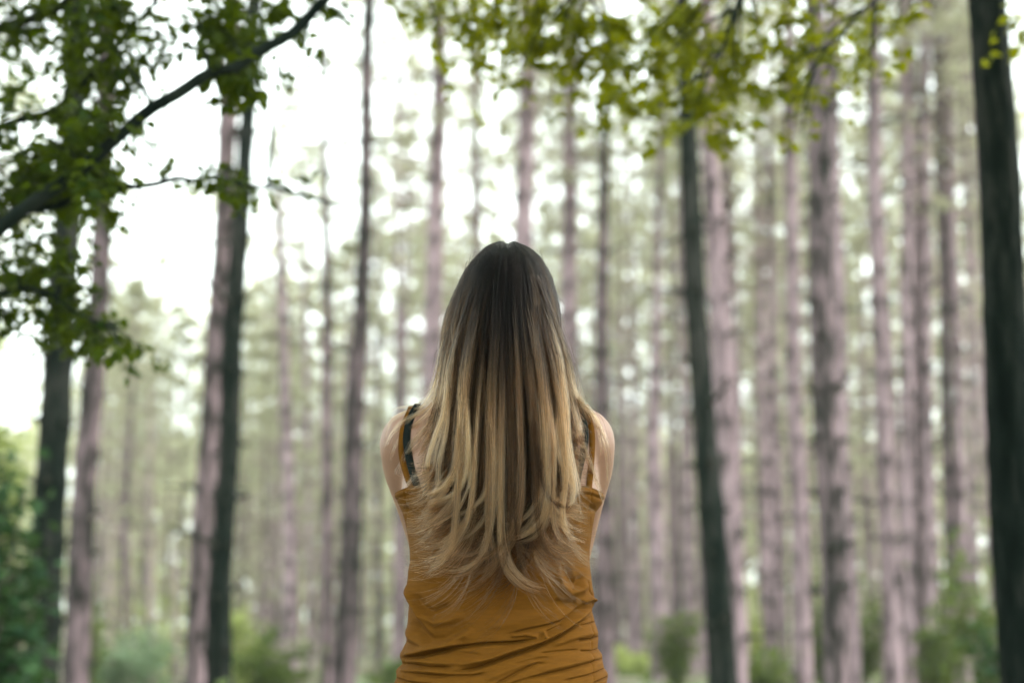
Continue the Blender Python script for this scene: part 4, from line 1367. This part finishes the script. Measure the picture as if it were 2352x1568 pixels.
def place(phi, py, inset):
    """World x, y, z on the hair shell: phi 0 at the right side, pi at the left, pi/2 rearmost."""
    xl, xr = tab(HS, py, 1), tab(HS, py, 2)
    xc, hw = (xl + xr) / 2, (xr - xl) / 2
    ym, yb = tab(YM, py), tab(YB, py)
    s_ = np.sin(phi)
    y = ym - (ym - yb) * np.sign(s_) * np.abs(s_) ** 0.9
    rr = 1 - inset / np.maximum(hw * KPX, 0.012)
    px = xc + hw * np.cos(phi) * np.clip(rr, 0.2, 1)
    y = y + inset * np.maximum(s_, 0)
    py = py + 6 * np.exp(-((px - 1166) / 9) ** 2) * np.clip(1 - (py - 552) / 26, 0, 1)
    z = p2z(py) - np.clip(inset * (1 - (py - 556) / 60), 0, 1)
    dz = (784 - py) / F
    # view ray at this height scaled to depth y
    x = (px - 1176) / F * y / (CP - dz * SP)
    zz = CAMZ + (SP + dz * CP) * y / (CP - dz * SP)
    return x, y, zz - np.clip(inset, 0, 1) * np.clip(1 - (py - 556) / 60, 0, 1)


hrng = np.random.default_rng(11)
# under mass of the hair
rings = []
mp = np.concatenate([np.linspace(560, 640, 14), np.linspace(655, 1180, 40)])
ph = np.linspace(0, 2 * np.pi, 96, endpoint=False)
for py in mp:
    ins = 0.012 + 0.010 * np.clip((py - 900) / 150, 0, 1)
    bk = np.sin(ph) >= 0
    x, y, z = place(np.where(bk, ph, 0.0), np.full(96, py), np.full(96, ins))
    xl, xr = tab(HS, py, 1), tab(HS, py, 2)
    hw_ = (xr - xl) / 2 * KPX - ins
    if py > 1040:
        hw_ *= 1 - 0.45 * ((py - 1040) / 140) ** 1.5
    xc_ = ((xl + xr) / 2 - 1176) * KPX * 1.0
    ym, yb = tab(YM, py), tab(YB, py) + ins
    fr = 0.030 * np.clip((880 - py) / 200, 0, 1) + 0.004 + 0.072 * smooth((675 - py) / 45) * np.clip((py - 556) / 12, 0.3, 1)
    hw_ = max(hw_, 0.006)
    X = xc_ + hw_ * np.cos(ph)
    Y = np.where(bk, ym - (ym - yb) * np.abs(np.sin(ph)) ** 0.9, ym + fr * np.abs(np.sin(ph)) * np.sign(1))
    Zr = p2z(py) + np.clip(-0.010 * (1 - (py - 556) / 60), -1, 0)
    if py > 890:
        s_y = surf_y(X, np.full(96, Zr)) - 0.003
        Y = np.minimum(Y, s_y - 0.002)
    rings.append(np.stack([X, Y, np.full(96, Zr)], -1) - PB)
V, Q, T = closed_loft(rings[::-1])
m, n, b = mat('hair_mass')
t = texnoise(n, 160, mapping(n, (1, 1, 0.03)), 4, 0.7)
n.links.new(ramp(n, t.outputs[0], [(0.3, (0.004, 0.003, 0.0022)), (0.7, (0.018, 0.011, 0.006))]), b.inputs['Base Color'])
b.inputs['Roughness'].default_value = 0.7
b.inputs['Specular IOR Level'].default_value = 0.1
M['hair_mass'] = m
hair = obj('hair', mesh_np('hair', V, [Q, T], M['hair_mass']), person)

NP = 44


def blend(a, b_, t):
    return a + (b_ - a) * t


def smooth(x):
    x = np.clip(x, 0, 1)
    return x * x * (3 - 2 * x)


C_ROOT = np.array([0.0046, 0.0031, 0.0021]); C_MID = np.array([0.028, 0.0145, 0.0064]); C_TIP = np.array([0.084, 0.046, 0.0225]); C_LIGHT = np.array([0.40, 0.255, 0.142])
strands, tints, radii = [], [], []


def colour(py, u, kd, seedv, inner, sz):
    """Ombre dye: dark roots to blonde lengths; u lateral -1..1, kd clump darkness."""
    p0 = 665 + 290 * np.exp(-((u - 0.17) / 0.17) ** 2) + 95 * np.exp(-(u / 0.45) ** 2) + np.clip(seedv, -1.2, 2.2) * 60
    t1 = smooth((py - p0) / 130)
    t2 = smooth((py - p0 - 70) / 190)
    side = np.where(u > 0.1, 0.70, 1.0)
    t2 = t2 * side * (1 - 0.85 * kd)
    c = C_ROOT + (C_MID - C_ROOT) * (t1 * (1 - 0.5 * kd))[..., None]
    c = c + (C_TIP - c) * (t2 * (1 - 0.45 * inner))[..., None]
    lt = smooth((py - 960) / 220) * np.clip(sz, 0, 1) * (1 - kd)
    c = c + (C_LIGHT - c) * (0.75 * lt)[..., None]
    return c


def add_clumps(ncl, per, umin, umax, inset_rng, curl_start, curl_len, frizz, spread, prob_dark, ang):
    ucl = hrng.uniform(umin, umax, ncl)
    for c in range(ncl):
        u0 = ucl[c]
        phi0 = math.acos(max(-1, min(1, u0))) if abs(u0) < 1 else (0 if u0 > 0 else math.pi)
        phi0 += hrng.normal() * 0.05
        m_ = max(4, int(per * hrng.uniform(0.5, 1.5)))
        dphi = hrng.normal(size=m_) * spread
        ins = hrng.uniform(*inset_rng) + np.abs(hrng.normal(size=m_)) * 0.0018
        py0 = 553 + np.abs(hrng.normal(size=m_)) * 3
        pc = np.interp(u0, [-1, -0.6, -0.2, 0.2, 0.6, 1], curl_start) + hrng.normal() * 58
        pcs = pc + hrng.normal(size=m_) * 11
        clen = hrng.uniform(*curl_len) * (1 + hrng.normal(size=m_) * 0.10)
        if u0 < 0.28:
            dr = -1 if hrng.random() < 0.93 else 1
        elif u0 < 0.52:
            dr = -1 if hrng.random() < 0.5 else 1
        else:
            dr = 1 if hrng.random() < 0.75 else -1
        edge_ = min(1.0, max(0.0, (abs(u0) - 0.45) / 0.4))
        clen *= 1 - (0.50 if u0 < 0 else 0.60) * edge_
        am = dr * R(hrng.uniform(*ang)) * (1 + hrng.normal(size=m_) * 0.07)
        pw = hrng.uniform(1.0, 1.5)
        out_ = hrng.uniform(0.001, 0.008)
        n1 = 27
        s1 = (np.linspace(0, 1, n1) ** 1.35)[None, :]
        py = py0[:, None] + (pcs - py0)[:, None] * s1
        prog = (py - 556) / 600
        conv = 1 - 0.93 * smooth(prog * 1.15)
        drift = hrng.normal() * 0.10
        phi = phi0 + dphi[:, None] * conv + drift * smooth(prog) + 0.012 * np.sin(py * 0.02 + hrng.uniform(0, 6.28, (m_, 1)))
        phi = phi + frizz * np.sin(py * hrng.uniform(0.008, 0.03, (m_, 1)) + hrng.uniform(0, 6.28, (m_, 1))) * smooth(prog * 1.5)
        x, y, z = place(phi, py, np.broadcast_to(ins[:, None], py.shape))
        # curled end
        n2 = NP - n1
        q = np.linspace(0, 1, n2 + 1)[1:][None, :]
        al = am[:, None] * q ** pw
        # start slope continues
        ds = (clen * KPX)[:, None] / n2
        dx = np.cumsum(np.sin(al) * ds, 1)
        dz_ = np.cumsum(np.cos(al) * ds, 1)
        slope = ((x[:, -1] - x[:, -4]) / np.maximum(1e-6, z[:, -4] - z[:, -1]))[:, None] * 0.6
        x2 = x[:, -1:] + dx + slope * dz_ * (1 - q * 0.5)
        z2 = z[:, -1:] - dz_
        fan = hrng.normal(size=(m_, 1)) * 0.0025 * q ** 2
        x2 = x2 + fan; z2 = z2 + hrng.normal(size=(m_, 1)) * 0.0025 * q ** 2
        y2 = y[:, -1:] - out_ * np.sin(np.pi * np.minimum(q * 0.8, 1)) + hrng.normal(size=(m_, 1)) * 0.002 * q
        X = np.concatenate([x, x2], 1); Y = np.concatenate([y, y2], 1); Z = np.concatenate([z, z2], 1)
        pyall = z2p(Z)
        lim = surf_y(X, Z) - 0.004 - 0.35 * hrng.uniform(0.0, 0.02, (m_, 1))
        Y = np.where(pyall > 905, np.minimum(Y, lim), Y)
        # ease the clamp along the strand
        for _ in range(3):
            Y[:, 1:-1] = np.minimum(0.25 * Y[:, :-2] + 0.5 * Y[:, 1:-1] + 0.25 * Y[:, 2:], np.where(pyall[:, 1:-1] > 905, lim[:, 1:-1] + 0.002, 9))
        kd = 1.0 if hrng.random() < prob_dark else hrng.uniform(0, 0.9) ** 1.3
        if -0.02 < u0 < 0.34 and hrng.random() < 0.75:
            kd = 1.0
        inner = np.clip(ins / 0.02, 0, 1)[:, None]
        sv = hrng.normal() + hrng.normal(size=(m_, 1)) * 0.35
        lt = (hrng.random() ** 2 * (1.1 if u0 < 0.05 else 0.6)) + hrng.normal(size=(m_, 1)) * 0.12
        col = colour(pyall, np.full_like(pyall, u0), kd, sv, inner, np.broadcast_to(lt, pyall.shape))
        col = col * np.exp(hrng.normal(size=(m_, 1, 1)) * 0.25 + hrng.normal() * 0.38)
        strands.append(np.stack([X, Y, Z], -1)); tints.append(np.clip(col, 0.004, 0.95))
        rt = np.linspace(1, 1, NP) * np.interp(np.linspace(0, 1, NP), [0, 0.75, 1], [1, 1.0, 0.45])
        radii.append(np.broadcast_to(rt * hrng.uniform(0.00009, 0.00017, (m_, 1)), (m_, NP)))


CS = [985, 1085, 1155, 1170, 1120, 1030]
# lower layer, then the outer fall
add_clumps(150, 21, -1.0, 1.0, (0.006, 0.014), [c - 80 for c in CS], (50, 120), 0.010, 0.05, 0.55, (35, 80))
add_clumps(250, 25, -1.02, 1.02, (0.0, 0.006), [c - 35 for c in CS], (80, 175), 0.007, 0.022, 0.25, (50, 95))
# thin bright outer strands
add_clumps(110, 9, -1.0, 1.0, (-0.003, 0.001), CS, (90, 210), 0.006, 0.013, 0.05, (55, 105))
# loose single hairs
add_clumps(70, 5, -1.03, 1.03, (-0.005, 0.001), [c + 10 for c in CS], (60, 190), 0.055, 0.07, 0.05, (20, 105))
add_clumps(120, 9, -0.95, 0.95, (-0.002, 0.001), [c + 5 for c in CS], (110, 210), 0.006, 0.010, 0.0, (60, 112))


def guide(pts, count, rad0, rad1, lightness, dark, yo=0.006, tipfan=0.002, hide=True, front=False):
    """Free lock along view points, lying on shoulder or back."""
    pts = np.array(pts, float)
    if hide:
        pts = np.concatenate([[[1160 + (pts[0, 0] - 1160) * 0.48, 640], [1160 + (pts[0, 0] - 1160) * 0.80, 640 + (pts[0, 1] - 640) * 0.5], [1160 + (pts[0, 0] - 1160) * 0.95, 640 + (pts[0, 1] - 640) * 0.8]], pts])
    t = np.linspace(0, 1, NP)
    tt = np.concatenate([[0], np.cumsum(np.hypot(*np.diff(pts, axis=0).T))]); tt /= tt[-1]
    td = np.linspace(0, 1, 240)
    px = np.interp(td, tt, pts[:, 0]); py = np.interp(td, tt, pts[:, 1])
    for _ in range(70):
        px[1:-1] = 0.25 * px[:-2] + 0.5 * px[1:-1] + 0.25 * px[2:]
        py[1:-1] = 0.25 * py[:-2] + 0.5 * py[1:-1] + 0.25 * py[2:]
    px = np.interp(t ** 0.75, td, px); py = np.interp(t ** 0.75, td, py)
    D = np.full(NP, 2.31)
    em = hrng.uniform(740, 960)
    z = p2z(py); x = (px - 1176) * KPX
    for _ in range(2):
        sy = surf_y(x, z)
        D = np.where(sy > 2.55, 2.37, sy) - yo
        xl_, xr_ = tab(HS, py, 1), tab(HS, py, 2)
        un = np.clip((px - (xl_ + xr_) / 2) / ((xr_ - xl_) / 2), -0.97, 0.97)
        ins_ = (0.010 * smooth((900 - py) / 90)) if hide else -0.002
        shell = tab(YM, py) - (tab(YM, py) - tab(YB, py)) * np.sqrt(1 - un ** 2) ** 0.9 + ins_
        wt = smooth((py - 880) / 50)
        D = shell * (1 - wt) + np.minimum(D, np.where(np.abs(px - 1160) < 150, shell + 0.01, 9)) * wt
        if front:
            D = np.where((np.abs(px - 1160) < 175) & (py > 740), np.minimum(D, shell + 0.008), D)
        for _k in range(8):
            D[1:-1] = 0.25 * D[:-2] + 0.5 * D[1:-1] + 0.25 * D[2:]
        dzv = (784 - py) / F
        x = (px - 1176) / F * D / (CP - dzv * SP)
        z = CAMZ + (SP + dzv * CP) * D / (CP - dzv * SP)
    m_ = max(1, int(count * (1.6 if front else 0.7)))
    w = rad0 + (rad1 - rad0) * t
    off = hrng.normal(size=(m_, 3))
    wob = 0.0012 * np.sin(t[None] * hrng.uniform(3, 14, (m_, 1)) + hrng.uniform(0, 6.28, (m_, 1)))
    tr = hrng.uniform(0.84, 1.0, (m_, 1)) ** (2.0 if hrng.random() < 0.15 else 1)
    idx = t[None] * tr
    X = np.stack([np.interp(idx[k], t, x) for k in range(m_)]) + off[:, :1] * w + wob + hrng.normal(size=(m_, 1)) * tipfan * t[None] ** 3
    Y = np.stack([np.interp(idx[k], t, D) for k in range(m_)]) - np.abs(off[:, 1:2]) * w * 0.5
    if front:
        emk = em + hrng.normal(size=(m_, 1)) * 75
        pyk = np.stack([np.interp(idx[k], t, py) for k in range(m_)])
        pxk = np.stack([np.interp(idx[k], t, px) for k in range(m_)])
        Y = Y - 0.027 * smooth((pyk - emk) / 170) * (np.abs(pxk - 1160) < 175)
    Z = np.stack([np.interp(idx[k], t, z) for k in range(m_)]) + off[:, 2:3] * w * 0.6 + wob + hrng.normal(size=(m_, 1)) * tipfan * t[None] ** 3
    c0 = C_MID * 0.9 if dark else C_TIP * 0.8
    if front and 1165 < pts[3, 0] < 1240:
        lightness *= 0.25
        dark = dark or hrng.random() < 0.35
    c1 = blend(C_TIP, C_LIGHT, lightness) if not dark else C_MID
    col = c0 + (c1 - c0) * smooth(t * 1.6)[None, :, None]
    col = C_ROOT * 1.5 + (col - C_ROOT * 1.5) * smooth((py[None] - 670 - hrng.uniform(0, 190) - hrng.normal(size=(m_, 1)) * 45) / 190)[..., None]
    col = col * np.exp(hrng.normal(size=(m_, 1, 1)) * 0.35)
    strands.append(np.stack([X, Y, Z], -1)); tints.append(np.clip(col, 0.004, 0.95))
    radii.append(np.broadcast_to(np.interp(t, [0, 0.7, 1], [1, 1.0, 0.5]) * hrng.uniform(0.00009, 0.00016, (m_, 1)), (m_, NP)))


# wisps over the left shoulder
for pts, cnt, li in [
    ([(1012, 850), (1000, 905), (970, 935), (930, 945), (895, 965), (885, 1000)], 40, 0.5),
    ([(1015, 860), (1003, 915), (975, 945), (925, 965), (895, 1000), (886, 1030)], 60, 0.7),
    ([(1018, 870), (1003, 925), (970, 962), (925, 995), (902, 1030), (897, 1065)], 50, 0.6),
    ([(1018, 880), (1008, 935), (985, 975), (950, 1010), (930, 1050), (925, 1090)], 60, 0.4),
    ([(1022, 880), (1010, 950), (990, 990), (965, 1040), (955, 1080), (950, 1110)], 60, 0.3),
    ([(1024, 890), (1010, 970), (1000, 1020), (1010, 1060), (985, 1085), (955, 1090), (930, 1122)], 70, 0.9),
    ([(1020, 870), (1012, 930), (1018, 985), (1024, 1030), (1005, 1070), (975, 1085), (940, 1095)], 70, 1.0),
    ([(1030, 880), (1020, 960), (1000, 1010), (985, 1060), (985, 1100), (965, 1140)], 60, 0.5),
    ([(1040, 890), (1045, 980), (1040, 1050), (1022, 1090), (985, 1107), (940, 1122)], 70, 0.9),
    ([(1060, 890), (1060, 1000), (1057, 1070), (1040, 1105), (1010, 1130), (970, 1140)], 80, 1.0),
    ([(1070, 900), (1075, 1010), (1073, 1090), (1050, 1135), (1015, 1152), (985, 1155)], 80, 0.9),
    ([(1120, 900), (1132, 1030), (1130, 1090), (1110, 1150), (1080, 1175), (1040, 1190)], 60, 0.7),
    ([(1000, 870), (985, 915), (955, 930), (915, 935), (890, 950)], 24, 0.5),
    ([(1008, 840), (990, 900), (965, 935), (945, 960), (915, 985), (890, 1010), (880, 1040)], 22, 0.6),
    ([(1012, 880), (1000, 960), (965, 1010), (940, 1035), (915, 1075), (905, 1090), (930, 1090)], 20, 0.5),
    ([(1050, 1050), (1040, 1110), (1010, 1150), (975, 1180), (955, 1195)], 40, 0.3),
    ([(1060, 1080), (1045, 1150), (1010, 1190), (975, 1215), (960, 1225)], 40, 0.3),
    ([(1090, 1100), (1080, 1190), (1040, 1235), (1000, 1260), (975, 1262)], 50, 0.4),
]:
    guide(pts, cnt, 0.0034, 0.0017, li, False, yo=0.010, front=pts[-1][1] > 1125)
    if pts[-1][1] > 1125:
        for rep in range(2):
            ox, oy, sx_ = hrng.uniform(-16, 26), hrng.uniform(-35, 75), hrng.uniform(0.75, 1.15)
            q0 = pts[0][0]
            guide([(q0 + ox * min(1, k_ / 2) + (x_ - q0) * sx_, y_ + oy * k_ / (len(pts) - 1)) for k_, (x_, y_) in enumerate(pts)], max(8, cnt // 2), 0.0030, 0.0013, li * hrng.uniform(0.3, 1), False, yo=0.010, front=True)
# locks on the right
for pts, cnt, li, dk in [
    ([(1302, 860), (1318, 905), (1340, 945), (1362, 985), (1375, 1010)], 22, 0.1, True),
    ([(1300, 870), (1310, 920), (1322, 960), (1335, 1010), (1352, 1060), (1370, 1110), (1380, 1140), (1386, 1152)], 36, 0.05, False),
    ([(1300, 860), (1330, 920), (1365, 955), (1378, 1000), (1382, 1030), (1375, 1060)], 14, 0.8, False),
    ([(1320, 910), (1360, 950), (1380, 985), (1395, 1020), (1402, 1035)], 30, 0.8, False),
    ([(1330, 920), (1375, 965), (1393, 1030), (1398, 1075), (1396, 1110), (1394, 1130)], 14, 0.2, False),
    ([(1290, 870), (1298, 930), (1302, 1000), (1312, 1060), (1325, 1110), (1330, 1140)], 70, 0.4, False),
    ([(1285, 880), (1291, 960), (1295, 1020), (1306, 1080), (1318, 1120), (1316, 1160), (1300, 1175)], 80, 0.6, False),
    ([(1225, 900), (1235, 1050), (1243, 1120), (1262, 1155), (1295, 1170), (1325, 1165)], 90, 0.7, False),
    ([(1240, 900), (1250, 1080), (1262, 1160), (1285, 1185), (1320, 1188)], 50, 0.5, False),
    ([(1290, 1000), (1300, 1110), (1290, 1170), (1292, 1215), (1315, 1240), (1345, 1246)], 50, 0.5, False),
    ([(1270, 1050), (1268, 1160), (1270, 1215), (1290, 1250), (1320, 1262)], 60, 0.3, False),
    ([(1190, 900), (1196, 1050), (1192, 1150), (1180, 1220), (1150, 1260), (1100, 1290), (1080, 1292)], 120, 0.6, False),
    ([(1250, 1000), (1255, 1130), (1245, 1190), (1215, 1228), (1180, 1240), (1150, 1240)], 90, 0.5, False),
    ([(1265, 1080), (1262, 1170), (1250, 1215), (1220, 1245), (1185, 1248)], 60, 0.4, False),
    ([(1230, 1150), (1238, 1230), (1258, 1280), (1290, 1295), (1300, 1270)], 40, 0.2, False),
    ([(1150, 1150), (1155, 1250), (1175, 1310), (1215, 1345), (1255, 1352)], 70, 0.4, False),
    ([(1120, 1180), (1130, 1270), (1145, 1300), (1120, 1330), (1090, 1340)], 30, 0.2, False),
    ([(1180, 1180), (1190, 1270), (1215, 1310), (1250, 1322)], 30, 0.4, False),
    ([(1050, 1180), (1045, 1250), (1020, 1290), (990, 1310), (975, 1300)], 40, 0.4, False),
    ([(1130, 1200), (1110, 1280), (1070, 1310), (1030, 1315), (1000, 1300)], 40, 0.4, False),
    ([(1170, 1200), (1165, 1290), (1140, 1340), (1110, 1355)], 24, 0.2, False),
]:
    guide(pts, cnt, 0.0052, 0.0019, li, dk, yo=0.012, front=True)
    if pts[-1][1] > 1155:
        for rep in range(2):
            ox, oy, sx_ = hrng.uniform(-22, 22), hrng.uniform(-60, 35), hrng.uniform(0.7, 1.15)
            q0 = pts[0][0]
            guide([(q0 + ox * min(1, k_ / 2) + (x_ - q0) * sx_, y_ + oy * k_ / (len(pts) - 1)) for k_, (x_, y_) in enumerate(pts)], max(8, cnt // 2), 0.0034, 0.0014, li * hrng.uniform(0.3, 1), dk, yo=0.012, front=True)
# fly-aways near the outline and short hairs at the parting
for k in range(46):
    s = hrng.choice((-1, 1))
    py0 = hrng.uniform(600, 880)
    x0 = tab(HS, py0, 1 if s < 0 else 2)
    ln = hrng.uniform(60, 240)
    a = hrng.uniform(4, 30)
    pts = [(x0 + s * -12, py0 - 30), (x0 + s * 1, py0 + ln * 0.15), (x0 + s * a * 0.8, py0 + ln * 0.5), (x0 + s * a * hrng.uniform(0.2, 1.3), py0 + ln)]
    guide(pts, 2, 0.001, 0.003, 0.5, hrng.random() < 0.3, yo=0.0, hide=False)
for k in range(14):
    x0 = 1160 + hrng.normal() * 12
    s = hrng.choice((-1, 1))
    pts = [(x0, 570), (x0 + s * 6, 559 - hrng.uniform(0, 5)), (x0 + s * hrng.uniform(15, 45), 558 + hrng.uniform(0, 12))]
    guide(pts, 1, 0.0008, 0.0015, 0.1, True, yo=0.0, hide=False)

P = np.concatenate(strands).reshape(-1, 3) - PB
Cc = np.concatenate(tints).reshape(-1, 3)
Rr = np.concatenate(radii).ravel()
nst = len(P) // NP
hc_ = bpy.data.hair_curves.new('hair_strand')
hc_.add_curves([NP] * nst)
hc_.attributes['position'].data.foreach_set('vector', P.astype(np.float32).ravel())
ra = hc_.attributes.get('radius') or hc_.attributes.new('radius', 'FLOAT', 'POINT')
ra.data.foreach_set('value', Rr.astype(np.float32) * 1.5)
ca = hc_.attributes.new('tint', 'FLOAT_COLOR', 'POINT')
ca.data.foreach_set('color', np.concatenate([Cc, np.ones((len(Cc), 1))], 1).astype(np.float32).ravel())
m = bpy.data.materials.new('ombre_hair')
m.use_nodes = True
n = m.node_tree
n.nodes.clear()
o_ = n.nodes.new('ShaderNodeOutputMaterial')
hb = n.nodes.new('ShaderNodeBsdfHairPrincipled')
hb.parametrization = 'COLOR'
hb.inputs['Roughness'].default_value = 0.32
hb.inputs['IOR'].default_value = 1.14
hb.inputs['Radial Roughness'].default_value = 0.45
hb.inputs['Random Roughness'].default_value = 0.2
at_ = n.nodes.new('ShaderNodeAttribute')
at_.attribute_name = 'tint'
n.links.new(at_.outputs['Color'], hb.inputs['Color'])
n.links.new(hb.outputs[0], o_.inputs['Surface'])
hc_.materials.append(m)
hs = obj('hair_strand', hc_, hair, 'stuff')
print('strands', nst)
